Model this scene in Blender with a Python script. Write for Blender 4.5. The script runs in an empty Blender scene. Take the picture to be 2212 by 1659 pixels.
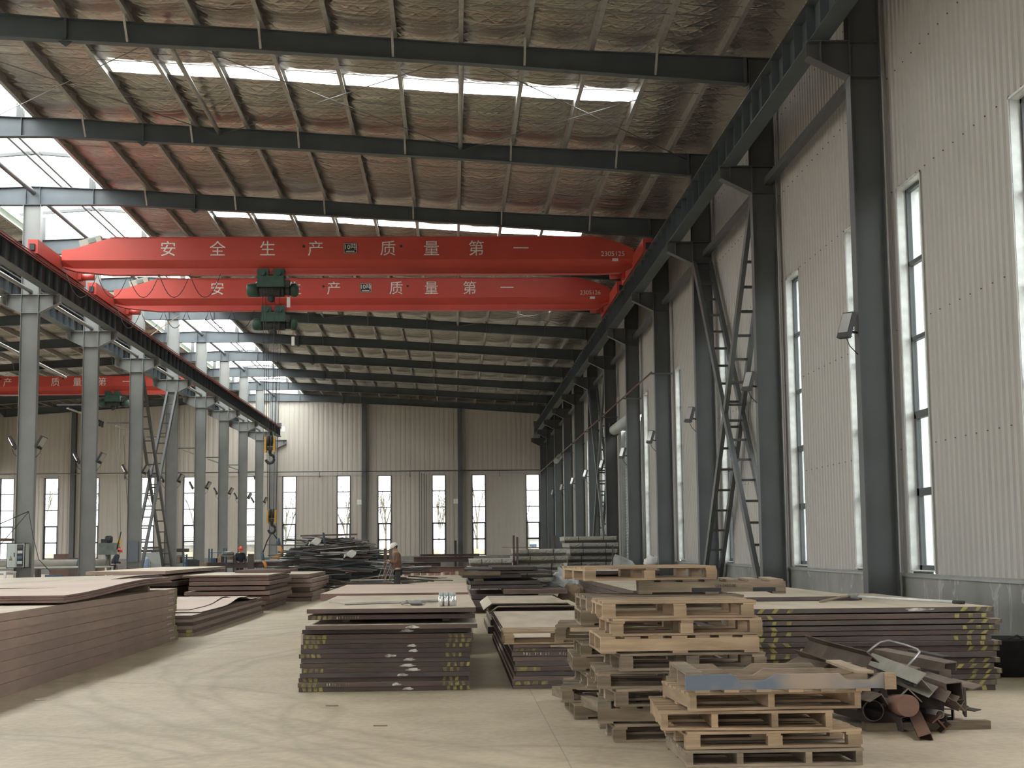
import bpy, math, random
from mathutils import Vector as V, Matrix as M, noise
rnd = random.Random(11)
S = bpy.context.scene
COL = S.collection
PI = math.pi
ORD = ['first','second','third','fourth','fifth','sixth','seventh','eighth','ninth','tenth','eleventh','twelfth',
       'thirteenth','fourteenth','fifteenth','sixteenth','seventeenth','eighteenth']
def YN(n): return 21.91 + 7.5*n
RX = -12.66                                   # ridge line / row of middle columns
YA, YB = -8.0, 104.75                         # near and far end of the hall
def lerp_table(T,X):
    for (a,p),(b,q) in zip(T,T[1:]):
        if X<=b: return p+(q-p)*(X-a)/(b-a)
    return q
ZT=[(-12.66,12.49),(-9.3,12.35),(-7.8,12.24),(-3.9,12.03),(.13,11.75),(2.8,11.60),(6.8,11.44)]
def ztop(X): return lerp_table(ZT, X if X >= RX else 2*RX - X)          # top of the rafters
def mir(X): return 2*RX - X

# ------------------------------------------------------------------ mesh builder
class MB:
    def __init__(s): s.v=[]; s.f=[]; s.m=[]; s.sm=[]; s.mi=0
    def add(s, vs, fs, smooth=False):
        k=len(s.v); s.v += [tuple(p) for p in vs]
        for f in fs: s.f.append([i+k for i in f]); s.m.append(s.mi); s.sm.append(smooth)
        return s
    def box(s,x0,x1,y0,y1,z0,z1,top=None):
        vs=[(x,y,z) for z in (z0,z1) for y in (y0,y1) for x in (x0,x1)]
        fs=[(0,2,3,1),(4,5,7,6),(0,1,5,4),(2,6,7,3),(0,4,6,2),(1,3,7,5)]
        s.add(vs,fs)
        if top is not None: s.m[-5]=top
        return s
    def poly(s, prof, T, L, smooth=False):     # closed outline in local xy pushed along local z by L, placed by matrix T
        n=len(prof)
        vs=[T@V((a,b,0)) for a,b in prof]+[T@V((a,b,L)) for a,b in prof]
        fs=[(i,(i+1)%n,n+(i+1)%n,n+i) for i in range(n)]
        s.add(vs,fs,smooth); s.add([],[]); k=len(s.v)-2*n
        for f in (list(range(n))[::-1], list(range(n,2*n))):
            s.f.append([i+k for i in f]); s.m.append(s.mi); s.sm.append(False)
        return s
    def bar(s,p,q,w,h,roll=0): 
        T,L=frame(p,q,roll); return s.poly([(-w/2,-h/2),(w/2,-h/2),(w/2,h/2),(-w/2,h/2)],T,L)
    def tube(s,p,q,r,n=12,r2=None):
        T,L=frame(p,q); r2=r if r2 is None else r2
        c=[(math.cos(2*PI*i/n),math.sin(2*PI*i/n)) for i in range(n)]
        vs=[T@V((a*r,b*r,0)) for a,b in c]+[T@V((a*r2,b*r2,L)) for a,b in c]
        s.add(vs,[(i,(i+1)%n,n+(i+1)%n,n+i) for i in range(n)],True)
        k=len(s.v)-2*n
        for f in (list(range(n))[::-1], list(range(n,2*n))):
            s.f.append([i+k for i in f]); s.m.append(s.mi); s.sm.append(False)
        return s
    def path(s,pts,r,n=6):
        pts=[V(p) for p in pts]; vs=[]; fs=[]
        for i,p in enumerate(pts):
            d=(pts[min(i+1,len(pts)-1)]-pts[max(i-1,0)]).normalized()
            a=d.cross(V((0,0,1))); a=a.normalized() if a.length>1e-4 else V((1,0,0)); b=d.cross(a)
            for j in range(n):
                t=2*PI*j/n; vs.append(p+a*math.cos(t)*r+b*math.sin(t)*r)
        for i in range(len(pts)-1):
            for j in range(n):
                fs.append((i*n+j,i*n+(j+1)%n,(i+1)*n+(j+1)%n,(i+1)*n+j))
        fs.append(tuple(range(n))[::-1]); fs.append(tuple(range((len(pts)-1)*n,len(pts)*n)))
        return s.add(vs,fs,True)
    def lathe(s,prof,c,n=20,axis='z'):         # prof: (radius, height) pairs
        vs=[];fs=[]
        for r,h in prof:
            for j in range(n):
                t=2*PI*j/n; a,b=r*math.cos(t),r*math.sin(t)
                vs.append({'z':(c[0]+a,c[1]+b,c[2]+h),'x':(c[0]+h,c[1]+a,c[2]+b),'y':(c[0]+a,c[1]+h,c[2]+b)}[axis])
        for i in range(len(prof)-1):
            for j in range(n): fs.append((i*n+j,i*n+(j+1)%n,(i+1)*n+(j+1)%n,(i+1)*n+j))
        fs.append(tuple(range(n))[::-1]); fs.append(tuple(range((len(prof)-1)*n,len(prof)*n)))
        return s.add(vs,fs,True)
    def isec(s,p,q,h,w,tf=.012,tw=.008,roll=0): # rolled H section from p to q
        T,L=frame(p,q,roll); a,b,t,u=w/2,h/2,tf,tw/2
        return s.poly([(-a,-b),(a,-b),(a,-b+t),(u,-b+t),(u,b-t),(a,b-t),(a,b),(-a,b),(-a,b-t),(-u,b-t),(-u,-b+t),(-a,-b+t)],T,L)
    def chan(s,p,q,h,w,t=.01,roll=0):
        T,L=frame(p,q,roll); b=h/2
        return s.poly([(0,-b),(w,-b),(w,-b+t),(t,-b+t),(t,b-t),(w,b-t),(w,b),(0,b)],T,L)
    def angle(s,p,q,a,b,t=.008,roll=0):
        T,L=frame(p,q,roll); return s.poly([(0,0),(a,0),(a,t),(t,t),(t,b),(0,b)],T,L)
    def rhs(s,p,q,w,h,t=.008,roll=0):          # hollow rectangular tube
        T,L=frame(p,q,roll)
        o=[(-w/2,-h/2),(w/2,-h/2),(w/2,h/2),(-w/2,h/2)]; i=[(a*(1-2*t/w),b*(1-2*t/h)) for a,b in o]
        vs=[T@V((a,b,z)) for z in (0,L) for a,b in o+i]; fs=[]
        for k in range(4):
            j=(k+1)%4; fs += [(k,j,8+j,8+k),(4+j,4+k,12+k,12+j),(j,k,4+k,4+j),(8+k,8+j,12+j,12+k)]
        return s.add(vs,fs)
    def pipe(s,p,q,r,t=.006,n=18):
        T,L=frame(p,q); vs=[];fs=[]
        for z in (0,L):
            for rr in (r,r-t):
                for j in range(n): vs.append(T@V((rr*math.cos(2*PI*j/n),rr*math.sin(2*PI*j/n),z)))
        for j in range(n):
            k=(j+1)%n; fs+=[(j,k,2*n+k,2*n+j),(n+k,n+j,3*n+j,3*n+k),(k,j,n+j,n+k),(2*n+j,2*n+k,3*n+k,3*n+j)]
        return s.add(vs,fs,True)
    def grid(s,fn,nu,nv,smooth=True):
        vs=[fn(i/nu,j/nv) for i in range(nu+1) for j in range(nv+1)]
        fs=[(i*(nv+1)+j,(i+1)*(nv+1)+j,(i+1)*(nv+1)+j+1,i*(nv+1)+j+1) for i in range(nu) for j in range(nv)]
        return s.add(vs,fs,smooth)
    def slab(s,fn,nu,nv,t,top=None):           # bent sheet of thickness t under the surface fn(u,v)
        A=[V(fn(i/nu,j/nv)) for i in range(nu+1) for j in range(nv+1)]; N=len(A); w=nv+1
        vs=A+[a-V((0,0,t)) for a in A]; ft=[]; fs=[]
        for i in range(nu):
            for j in range(nv):
                q=(i*w+j,(i+1)*w+j,(i+1)*w+j+1,i*w+j+1); ft.append(q); fs.append(tuple(N+k for k in q[::-1]))
        for i in range(nu):
            for j in (0,nv): fs.append((i*w+j,(i+1)*w+j,N+(i+1)*w+j,N+i*w+j))
        for j in range(nv):
            for i in (0,nu): fs.append((i*w+j,i*w+j+1,N+i*w+j+1,N+i*w+j))
        s.add(vs,fs); k=len(s.v)-2*N
        for q in ft: s.f.append([i+k for i in q]); s.m.append(s.mi if top is None else top); s.sm.append(False)
        return s
    def text(s,body,size,T,ext=.004):
        cu=bpy.data.curves.new('t','FONT'); cu.body=body; cu.size=size; cu.align_x='CENTER'; cu.align_y='CENTER'; cu.extrude=ext; cu.resolution_u=3
        o=bpy.data.objects.new('t',cu); COL.objects.link(o); bpy.context.view_layer.update()
        me=bpy.data.meshes.new_from_object(o.evaluated_get(bpy.context.evaluated_depsgraph_get()))
        s.add([T@v.co for v in me.vertices],[tuple(p.vertices) for p in me.polygons])
        bpy.data.objects.remove(o); bpy.data.curves.remove(cu); bpy.data.meshes.remove(me); return s
    def mesh(s,name,mats,off=(0,0,0)):
        me=bpy.data.meshes.new(name); o=V(off)
        me.from_pydata([tuple(V(p)-o) for p in s.v],[],s.f)
        for m in (mats if isinstance(mats,(list,tuple)) else [mats]): me.materials.append(m)
        me.polygons.foreach_set('material_index',s.m); me.polygons.foreach_set('use_smooth',s.sm)
        me.validate(); me.update(); return me
def frame(p,q,roll=0):
    p,q=V(p),V(q); d=q-p; L=d.length; z=d/L
    x=z.cross(V((0,0,1))); x=x.normalized() if x.length>1e-4 else V((1,0,0))
    y=z.cross(x); y=-y if y.z<0 else y; x=y.cross(z)
    T=M((x,y,z)).transposed().to_4x4()@M.Rotation(roll,4,'Z'); T.translation=p
    return T,L

# ------------------------------------------------------------------ objects
def tag(o,label=None,cat=None,group=None,kind=None):
    if label: o['label']=label
    if cat: o['category']=cat
    if group: o['group']=group
    if kind: o['kind']=kind
    return o
def thing(name,label,cat,loc=(0,0,0),rot=0,group=None,kind=None):
    o=bpy.data.objects.new(name,None); COL.objects.link(o); o.location=loc; o.rotation_euler=(0,0,rot); o.empty_display_size=.2
    return tag(o,label,cat,group,kind)
def part(name,mb,mat,par,world=False,label=None):
    off=par.location if world else (0,0,0)
    if world and par.parent: off=par.location+par.parent.location
    o=bpy.data.objects.new(name,mb.mesh(name,mat,off)); COL.objects.link(o); o.parent=par
    if label: o['label']=label
    return o
def subpart(name,mb,mat,par,label=None):      # child of a part (parts sit at their thing's origin)
    root=par.parent; o=bpy.data.objects.new(name,mb.mesh(name,mat,root.location)); COL.objects.link(o); o.parent=par
    if label: o['label']=label
    return o
def solo(name,mb,mat,label,cat,group=None,kind=None):
    xs=[p[0] for p in mb.v]; ys=[p[1] for p in mb.v]; zs=[p[2] for p in mb.v]
    c=((min(xs)+max(xs))/2,(min(ys)+max(ys))/2,min(zs))
    o=bpy.data.objects.new(name,mb.mesh(name,mat,c)); COL.objects.link(o); o.location=c
    return tag(o,label,cat,group,kind)
def struct(name,mb,mat):
    o=bpy.data.objects.new(name,mb.mesh(name,mat)); COL.objects.link(o); o['kind']='structure'; return o
def dup(o,loc=None,rot=None,label=None,group=None):
    c=o.copy(); COL.objects.link(c)
    if loc is not None: c.location=loc
    if rot is not None: c.rotation_euler=(0,0,rot) if not hasattr(rot,'__len__') else rot
    if label: c['label']=label
    if group: c['group']=group
    for ch in list(o.children):
        d=ch.copy(); COL.objects.link(d); d.parent=c
        for g in list(ch.children):
            e=g.copy(); COL.objects.link(e); e.parent=d
    return c

# ------------------------------------------------------------------ materials
def newmat(name):
    m=bpy.data.materials.new(name); m.use_nodes=True; nt=m.node_tree; b=nt.nodes['Principled BSDF']; return m,nt,b
def pm(name,c1,c2=None,rough=.6,metal=0,sc=3.,bump=0.,bsc=30.,rand=0.,st=(1,1,1),lo=.35,hi=.65,spec=.5,coord='Object',r2=None):
    m,nt,b=newmat(name); N=nt.nodes; L=nt.links; c2=c2 or c1
    tc=N.new('ShaderNodeTexCoord'); mp=N.new('ShaderNodeMapping'); mp.inputs['Scale'].default_value=st
    L.new(tc.outputs[coord],mp.inputs['Vector'])
    no=N.new('ShaderNodeTexNoise'); no.inputs['Scale'].default_value=sc; no.inputs['Detail'].default_value=6; L.new(mp.outputs[0],no.inputs['Vector'])
    cr=N.new('ShaderNodeValToRGB'); e=cr.color_ramp.elements; e[0].position=lo; e[1].position=hi; e[0].color=(*c1,1); e[1].color=(*c2,1)
    L.new(no.outputs['Fac'],cr.inputs['Fac']); out=cr.outputs['Color']
    if rand:
        oi=N.new('ShaderNodeObjectInfo'); mr=N.new('ShaderNodeMapRange'); mr.inputs['To Min'].default_value=1-rand; mr.inputs['To Max'].default_value=1+rand
        L.new(oi.outputs['Random'],mr.inputs['Value']); hs=N.new('ShaderNodeHueSaturation'); L.new(mr.outputs[0],hs.inputs['Value']); L.new(out,hs.inputs['Color']); out=hs.outputs['Color']
    L.new(out,b.inputs['Base Color'])
    b.inputs['Roughness'].default_value=rough; b.inputs['Metallic'].default_value=metal; b.inputs['Specular IOR Level'].default_value=spec
    if bump:
        n2=N.new('ShaderNodeTexNoise'); n2.inputs['Scale'].default_value=bsc; n2.inputs['Detail'].default_value=4; L.new(mp.outputs[0],n2.inputs['Vector'])
        bp=N.new('ShaderNodeBump'); bp.inputs['Strength'].default_value=bump; bp.inputs['Distance'].default_value=.02
        L.new(n2.outputs['Fac'],bp.inputs['Height']); L.new(bp.outputs[0],b.inputs['Normal'])
    return m
STEEL=pm('steel_paint',(.088,.093,.096),(.072,.077,.08),.45,sc=1.2,spec=.4)
STEELB=pm('steel_beam_paint_hazed',(.078,.094,.105),(.064,.077,.087),.5,sc=1.5,spec=.4)  # lifted, bluish tone stands in for haze among the far beams
GALV=pm('galvanised_steel',(.72,.73,.71),(.58,.59,.58),.38,.3,sc=6)
GALVD=pm('dull_galvanised',(.42,.41,.385),(.32,.315,.30),.42,.55,sc=5)
STEEL_LIT=pm('steel_paint_lit',(.215,.22,.218),(.18,.185,.183),.42,sc=1.2,spec=.45)  # lighter copy of the steel paint, holding light from the ridge vent
ROD=pm('thin_steel_rod',(.2,.2,.19),None,.45,.6)
SIDING=pm('beige_siding',(.435,.428,.395),(.40,.393,.36),.42,sc=.35,spec=.35)
SIDINGB=pm('beige_siding_end',(.45,.425,.38),(.415,.39,.35),.5,sc=.3,spec=.3)
FLASH=pm('grey_flashing',(.36,.38,.37),(.30,.32,.31),.45,.3,sc=3)
FRAMEM=pm('window_frame_grey',(.075,.085,.09),None,.45)
WHITE=pm('white_paint',(.75,.76,.74),(.68,.69,.67),.5,sc=4)
RED=pm('crane_red',(.50,.068,.05),(.44,.058,.045),.4,sc=.8,spec=.4)
GREEN=pm('hoist_green',(.03,.085,.062),(.022,.06,.047),.5,sc=4)
BLACK=pm('black_rubber',(.018,.019,.021),(.03,.03,.032),.6,sc=8)
YELLOW=pm('yellow_paint',(.60,.36,.05),(.5,.28,.04),.5,sc=5)
MARK=pm('yellow_marking',(.31,.285,.085),(.15,.125,.07),.8,sc=14,lo=.38,hi=.6)
CHALK=pm('white_chalk',(.8,.78,.74),(.6,.58,.55),.8,sc=20)
SMEAR=pm('chalk_smear',(.62,.6,.57),(.22,.18,.16),.85,sc=16,lo=.42,hi=.6)
RUST_LIT=pm('rusty_edge_lit',(.33,.24,.20),(.25,.19,.165),.75,sc=2.6,st=(.7,.7,3),rand=.14,lo=.3,hi=.7,spec=.25)  # lighter copy of the rusty edge, with window light in its colour
RUST=pm('rusty_plate_edge',(.145,.103,.087),(.085,.068,.062),.75,sc=3.2,st=(.7,.7,4),rand=.3,lo=.3,hi=.7,spec=.25)
RUSTD=pm('dark_scale_and_shade',(.10,.082,.074),(.066,.056,.053),.6,sc=2.5,rand=.3,spec=.3)  # dark mill scale; also holds shade on the large right stack and bundles
RUSTR=pm('red_primer_plate',(.20,.128,.108),(.15,.105,.09),.7,sc=1.5,rand=.2,spec=.25)
SCRAP=pm('dusty_scrap_steel',(.21,.165,.13),(.12,.09,.072),.7,sc=3.5,rand=.3,spec=.3)
RUSTO=pm('orange_rust',(.18,.095,.062),(.12,.07,.05),.8,sc=6,rand=.2)
DUST=pm('dusty_plate_top',(.62,.535,.415),(.43,.355,.265),.5,sc=1.5,st=(2,.4,1),lo=.3,hi=.75,rand=.06,spec=.4)
DUSTP=pm('dusty_pinkish_plate_top',(.62,.50,.42),(.50,.39,.32),.5,sc=.7,lo=.3,hi=.75,rand=.06,spec=.2)
WOOD=pm('fresh_pallet_wood',(.38,.275,.17),(.25,.175,.108),.75,sc=2.2,st=(1,1,7),rand=.22,bump=.25,bsc=14)
WOODG=pm('weathered_pallet_wood',(.29,.225,.155),(.17,.135,.095),.85,sc=2.5,st=(1,1,7),rand=.28,bump=.3,bsc=14)
WOODB=pm('blue_painted_wood',(.115,.145,.18),(.30,.235,.18),.75,sc=1.3,lo=.5,hi=.62)
CONC=pm('plinth_concrete',(.26,.26,.245),(.2,.2,.19),.85,sc=1.5,bump=.2,bsc=18)
GREENISH=pm('wrapped_panel_edge',(.43,.44,.39),(.27,.28,.235),.6,sc=16,st=(1,1,3),rand=.2)
PANELTOP=pm('panel_wrap_top',(.6,.57,.5),(.45,.42,.36),.5,sc=2)
LGREY2=pm('pale_beam_grey',(.33,.325,.275),(.25,.24,.20),.6,sc=5)
LGREY=pm('light_grey_enamel',(.42,.46,.45),(.38,.42,.41),.5,sc=3)
MGREY=pm('machine_grey_green',(.15,.18,.16),(.10,.12,.11),.5,sc=4)
BLUE=pm('blue_rack_paint',(.07,.12,.20),(.05,.09,.15),.5,sc=4)
ORANGE=pm('orange_hook_paint',(.68,.30,.09),None,.5)
SKIN=pm('skin',(.45,.27,.19),None,.55)
JACKET=pm('brown_jacket',(.17,.095,.06),(.12,.07,.045),.85,sc=8)
NAVY=pm('navy_workwear',(.022,.028,.042),None,.85)
HELW=pm('white_helmet',(.72,.70,.64),None,.35)
HELR=pm('red_helmet',(.62,.075,.05),None,.35)
CARDB=pm('cardboard',(.34,.25,.17),None,.8,rand=.2)
SILVER=pm('silver_can',(.62,.63,.63),None,.25,.9)
TARP=pm('grey_tarp',(.3,.3,.29),(.2,.2,.2),.6,sc=4)
PLASTIC=pm('clear_plastic_wrap',(.5,.52,.52),(.36,.38,.38),.3,sc=5)
BRICK=pm('pink_debris',(.42,.23,.19),(.3,.2,.17),.85,sc=5,rand=.2)
BARK=pm('bare_tree_bark',(.22,.19,.15),None,.9)
FENCE=pm('cream_fence',(.62,.55,.40),None,.8)
GROUND=pm('outside_ground',(.42,.40,.35),(.36,.34,.30),.9,sc=.3)
COPPER=pm('rusty_pipe',(.16,.095,.068),(.11,.072,.055),.6,sc=5)
def glassmat(name,tint=(.95,.98,.97),gl=.07):
    m,nt,b=newmat(name); N=nt.nodes; L=nt.links; N.remove(b)
    t=N.new('ShaderNodeBsdfTransparent'); t.inputs[0].default_value=(*tint,1); g=N.new('ShaderNodeBsdfGlossy'); g.inputs['Roughness'].default_value=.04
    x=N.new('ShaderNodeMixShader'); x.inputs[0].default_value=gl; L.new(t.outputs[0],x.inputs[1]); L.new(g.outputs[0],x.inputs[2]); L.new(x.outputs[0],N['Material Output'].inputs[0]); return m
GLASS=glassmat('window_glass',(.6,.62,.61),.06)
def translucent(name,c,mix):
    m,nt,b=newmat(name); N=nt.nodes; L=nt.links; N.remove(b)
    t=N.new('ShaderNodeBsdfTransparent'); t.inputs[0].default_value=(*c,1); g=N.new('ShaderNodeBsdfTranslucent'); g.inputs[0].default_value=(*c,1)
    x=N.new('ShaderNodeMixShader'); x.inputs[0].default_value=mix; L.new(t.outputs[0],x.inputs[1]); L.new(g.outputs[0],x.inputs[2]); L.new(x.outputs[0],N['Material Output'].inputs[0]); return m
SKYL=translucent('translucent_skylight',(.93,.96,.92),.3)
SKYW=translucent('translucent_upstand',(.72,.78,.72),.75)
def lampmat():
    m,nt,b=newmat('grey_lens'); b.inputs['Base Color'].default_value=(.4,.41,.4,1); b.inputs['Roughness'].default_value=.12; return m  # plain grey lens glass, no emission
LENS=lampmat()
def glow(name,c,s):
    m,nt,b=newmat(name); b.inputs['Base Color'].default_value=(*c,1); b.inputs['Emission Color'].default_value=(*c,1); b.inputs['Emission Strength'].default_value=s; return m
LAMPON=glow('lamp_on',(1,.95,.75),6); LAMPR=glow('red_lamp_on',(1,.25,.2),5)
def foilmat():
    m,nt,b=newmat('silver_foil'); N=nt.nodes; L=nt.links
    tc=N.new('ShaderNodeTexCoord'); mp=N.new('ShaderNodeMapping'); mp.inputs['Scale'].default_value=(.4,2.0,1); L.new(tc.outputs['Object'],mp.inputs[0])
    n1=N.new('ShaderNodeTexNoise'); n1.inputs['Scale'].default_value=2.2; n1.inputs['Detail'].default_value=7; n1.inputs['Roughness'].default_value=.6; n1.inputs['Distortion'].default_value=.6; L.new(mp.outputs[0],n1.inputs['Vector'])
    hs=[]
    for a in (.62,-.62):                       # crossing scrim threads of the foil facing
        r=N.new('ShaderNodeMapping'); r.inputs['Rotation'].default_value=(0,0,a); L.new(tc.outputs['Object'],r.inputs[0])
        w=N.new('ShaderNodeTexWave'); w.inputs['Scale'].default_value=1.1; w.inputs['Distortion'].default_value=1.2; w.inputs['Detail'].default_value=2; L.new(r.outputs[0],w.inputs['Vector']); hs.append(w)
    ad=N.new('ShaderNodeMath'); ad.operation='MAXIMUM'; L.new(hs[0].outputs['Fac'],ad.inputs[0]); L.new(hs[1].outputs['Fac'],ad.inputs[1])
    pw=N.new('ShaderNodeMath'); pw.operation='POWER'; pw.inputs[1].default_value=6; L.new(ad.outputs[0],pw.inputs[0])
    mu=N.new('ShaderNodeMath'); mu.operation='MULTIPLY_ADD'; mu.inputs[1].default_value=.13; L.new(pw.outputs[0],mu.inputs[0]); L.new(n1.outputs['Fac'],mu.inputs[2])
    bp=N.new('ShaderNodeBump'); bp.inputs['Strength'].default_value=.6; bp.inputs['Distance'].default_value=.13; L.new(mu.outputs[0],bp.inputs['Height']); L.new(bp.outputs[0],b.inputs['Normal'])
    b.inputs['Base Color'].default_value=(.54,.505,.455,1); b.inputs['Metallic'].default_value=.93; b.inputs['Roughness'].default_value=.17
    return m
FOIL=foilmat()
def floormat():
    m,nt,b=newmat('dusty_concrete_floor'); N=nt.nodes; L=nt.links
    tc=N.new('ShaderNodeTexCoord'); P=tc.outputs['Object']
    def noi(sc,st=(1,1,1),det=6):
        mp=N.new('ShaderNodeMapping'); mp.inputs['Scale'].default_value=st; L.new(P,mp.inputs[0])
        n=N.new('ShaderNodeTexNoise'); n.inputs['Scale'].default_value=sc; n.inputs['Detail'].default_value=det; L.new(mp.outputs[0],n.inputs['Vector']); return n.outputs['Fac']
    def ma(op,a,c=None,d=None):
        x=N.new('ShaderNodeMath'); x.operation=op
        for i,q in enumerate((a,c,d)):
            if q is None: continue
            if isinstance(q,(int,float)): x.inputs[i].default_value=q
            else: L.new(q,x.inputs[i])
        return x.outputs[0]
    cr=N.new('ShaderNodeValToRGB'); e=cr.color_ramp.elements
    e[0].position=.40; e[0].color=(.36,.302,.21,1); e[1].position=.62; e[1].color=(.53,.45,.325,1)
    L.new(ma('ADD',ma('MULTIPLY',noi(.35),.4),ma('ADD',ma('MULTIPLY',noi(1.6,(1,.8,1),10),.32),ma('MULTIPLY',noi(14,(1,.7,1),8),.34))),cr.inputs['Fac'])
    sx=N.new('ShaderNodeSeparateXYZ'); L.new(P,sx.inputs[0])
    tot=None
    wob=ma('MULTIPLY',ma('SUBTRACT',noi(.8),.5),.5)
    for cx,cy,r,w in ((9.5,18.6,12.3,.12),(9.5,18.6,12.62,.1),(12.,22.,16.9,.13),(12.,22.,17.3,.12),(12.,22.,15.9,.1),(-4.6,10.0,2.6,.10),(-4.6,10.0,2.85,.09),(-5.4,13.5,4.3,.10),(-.2,8.0,3.6,.1),(6.0,6.0,3.4,.09),(9.0,14.5,10.6,.09),(-14.,34.,13.2,.12),(-14.,34.,12.7,.12)):
        dx=ma('SUBTRACT',sx.outputs[0],cx); dy=ma('SUBTRACT',sx.outputs[1],cy)
        d=ma('SQRT',ma('ADD',ma('MULTIPLY',dx,dx),ma('MULTIPLY',dy,dy)))
        k=ma('ABSOLUTE',ma('SUBTRACT',ma('ADD',d,wob),r))
        mk=ma('MAXIMUM',ma('SUBTRACT',1,ma('DIVIDE',k,w)),0)
        tot=mk if tot is None else ma('MAXIMUM',tot,mk)
    tot=ma('MULTIPLY',tot,ma('MULTIPLY',noi(1.7),.85))
    mx=N.new('ShaderNodeMix'); mx.data_type='RGBA'; L.new(tot,mx.inputs['Factor']); L.new(cr.outputs[0],mx.inputs['A']); mx.inputs['B'].default_value=(.27,.23,.16,1)
    # saw-cut joints
    jx=ma('LESS_THAN',ma('ABSOLUTE',ma('SUBTRACT',ma('PINGPONG',ma('SUBTRACT',sx.outputs[0],.79),3.0),0)),.004)
    jy=ma('LESS_THAN',ma('ABSOLUTE',ma('PINGPONG',ma('SUBTRACT',sx.outputs[1],9.),3.0)),.004)
    mj=N.new('ShaderNodeMix'); mj.data_type='RGBA'; L.new(ma('MULTIPLY',ma('MAXIMUM',jx,jy),.55),mj.inputs['Factor']); L.new(mx.outputs['Result'],mj.inputs['A']); mj.inputs['B'].default_value=(.16,.14,.1,1)
    L.new(mj.outputs['Result'],b.inputs['Base Color'])
    rr=N.new('ShaderNodeMapRange'); L.new(noi(.5),rr.inputs['Value']); rr.inputs['To Min'].default_value=.42; rr.inputs['To Max'].default_value=.7; L.new(rr.outputs[0],b.inputs['Roughness'])
    b.inputs['Specular IOR Level'].default_value=.4
    bp=N.new('ShaderNodeBump'); bp.inputs['Strength'].default_value=.12; bp.inputs['Distance'].default_value=.02; L.new(noi(14),bp.inputs['Height']); L.new(bp.outputs[0],b.inputs['Normal'])
    return m
FLOOR=floormat()
def stainmat():
    m,nt,b=newmat('stained_plinth_concrete'); N=nt.nodes; L=nt.links
    tc=N.new('ShaderNodeTexCoord'); 
    n1=N.new('ShaderNodeTexNoise'); n1.inputs['Scale'].default_value=1.3; n1.inputs['Detail'].default_value=6; L.new(tc.outputs['Object'],n1.inputs['Vector'])
    c1=N.new('ShaderNodeValToRGB'); e=c1.color_ramp.elements; e[0].position=.3; e[0].color=(.19,.19,.18,1); e[1].position=.7; e[1].color=(.28,.28,.265,1); L.new(n1.outputs['Fac'],c1.inputs['Fac'])
    mp=N.new('ShaderNodeMapping'); mp.inputs['Scale'].default_value=(1,1.7,.9); L.new(tc.outputs['Object'],mp.inputs[0])
    n2=N.new('ShaderNodeTexNoise'); n2.inputs['Scale'].default_value=.9; n2.inputs['Detail'].default_value=3; n2.inputs['Distortion'].default_value=2.2; L.new(mp.outputs[0],n2.inputs['Vector'])
    c2=N.new('ShaderNodeValToRGB'); e=c2.color_ramp.elements; e[0].position=.60; e[0].color=(0,0,0,1); e[1].position=.64; e[1].color=(.7,.7,.7,1); x=e.new(.69); x.color=(.1,.1,.1,1); L.new(n2.outputs['Fac'],c2.inputs['Fac'])
    mx=N.new('ShaderNodeMix'); mx.data_type='RGBA'; L.new(c2.outputs[0],mx.inputs['Factor']); L.new(c1.outputs[0],mx.inputs['A']); mx.inputs['B'].default_value=(.45,.45,.42,1)
    L.new(mx.outputs['Result'],b.inputs['Base Color']); b.inputs['Roughness'].default_value=.85; return m
STAIN=stainmat()

# ------------------------------------------------------------------ camera, light
F_PX=3200.; pitch,yaw,roll=.11014,.03956,.00995
fw=V((math.sin(yaw)*math.cos(pitch),math.cos(yaw)*math.cos(pitch),math.sin(pitch))); rt=V((math.cos(yaw),-math.sin(yaw),0)); up=rt.cross(fw)
R2=rt*math.cos(roll)-up*math.sin(roll); U2=up*math.cos(roll)+rt*math.sin(roll)
cd=bpy.data.cameras.new('camera'); cam=bpy.data.objects.new('camera',cd); COL.objects.link(cam); S.camera=cam
cd.sensor_width=36; cd.sensor_fit='HORIZONTAL'; cd.lens=F_PX/2212*36; cd.clip_end=1000; cd.clip_start=.05
cam.matrix_world=M((R2,U2,-fw)).transposed().to_4x4(); cam.location=(0,0,1.5)
w=bpy.data.worlds.new('overcast_sky'); S.world=w; w.use_nodes=True
bg=w.node_tree.nodes['Background']; bg.inputs[0].default_value=(.985,.985,1.0,1); bg.inputs[1].default_value=8.
S.view_settings.view_transform='Standard'; S.view_settings.look='None'; S.view_settings.gamma=1; S.view_settings.exposure=.5
S.cycles.max_bounces=10; S.cycles.diffuse_bounces=6; S.cycles.glossy_bounces=5; S.cycles.transparent_max_bounces=12; S.cycles.sample_clamp_indirect=6
def portal(name,loc,rot,sx,sy):
    l=bpy.data.lights.new(name,'AREA'); l.shape='RECTANGLE'; l.size=sx; l.size_y=sy; l.cycles.is_portal=True
    o=bpy.data.objects.new(name,l); COL.objects.link(o); o.location=loc; o.rotation_euler=rot; return o
LEN=YB-YA; YM=(YA+YB)/2
portal('daylight_ridge_vent',(RX,YM,13.9),(0,0,0),6.0,LEN)
portal('daylight_windows_right_wall',(7.05,YM,3.93),(0,PI/2,0),5.7,LEN)
portal('daylight_windows_left_wall',(-32.5,YM,3.93),(0,-PI/2,0),5.7,LEN)
portal('daylight_windows_end_wall',(RX,105.2,3.83),(-PI/2,0,0),39,5.7)
portal('daylight_unseen_door',(-3,-8.3,2.25),(PI/2,0,0),5,4.6)
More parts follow.
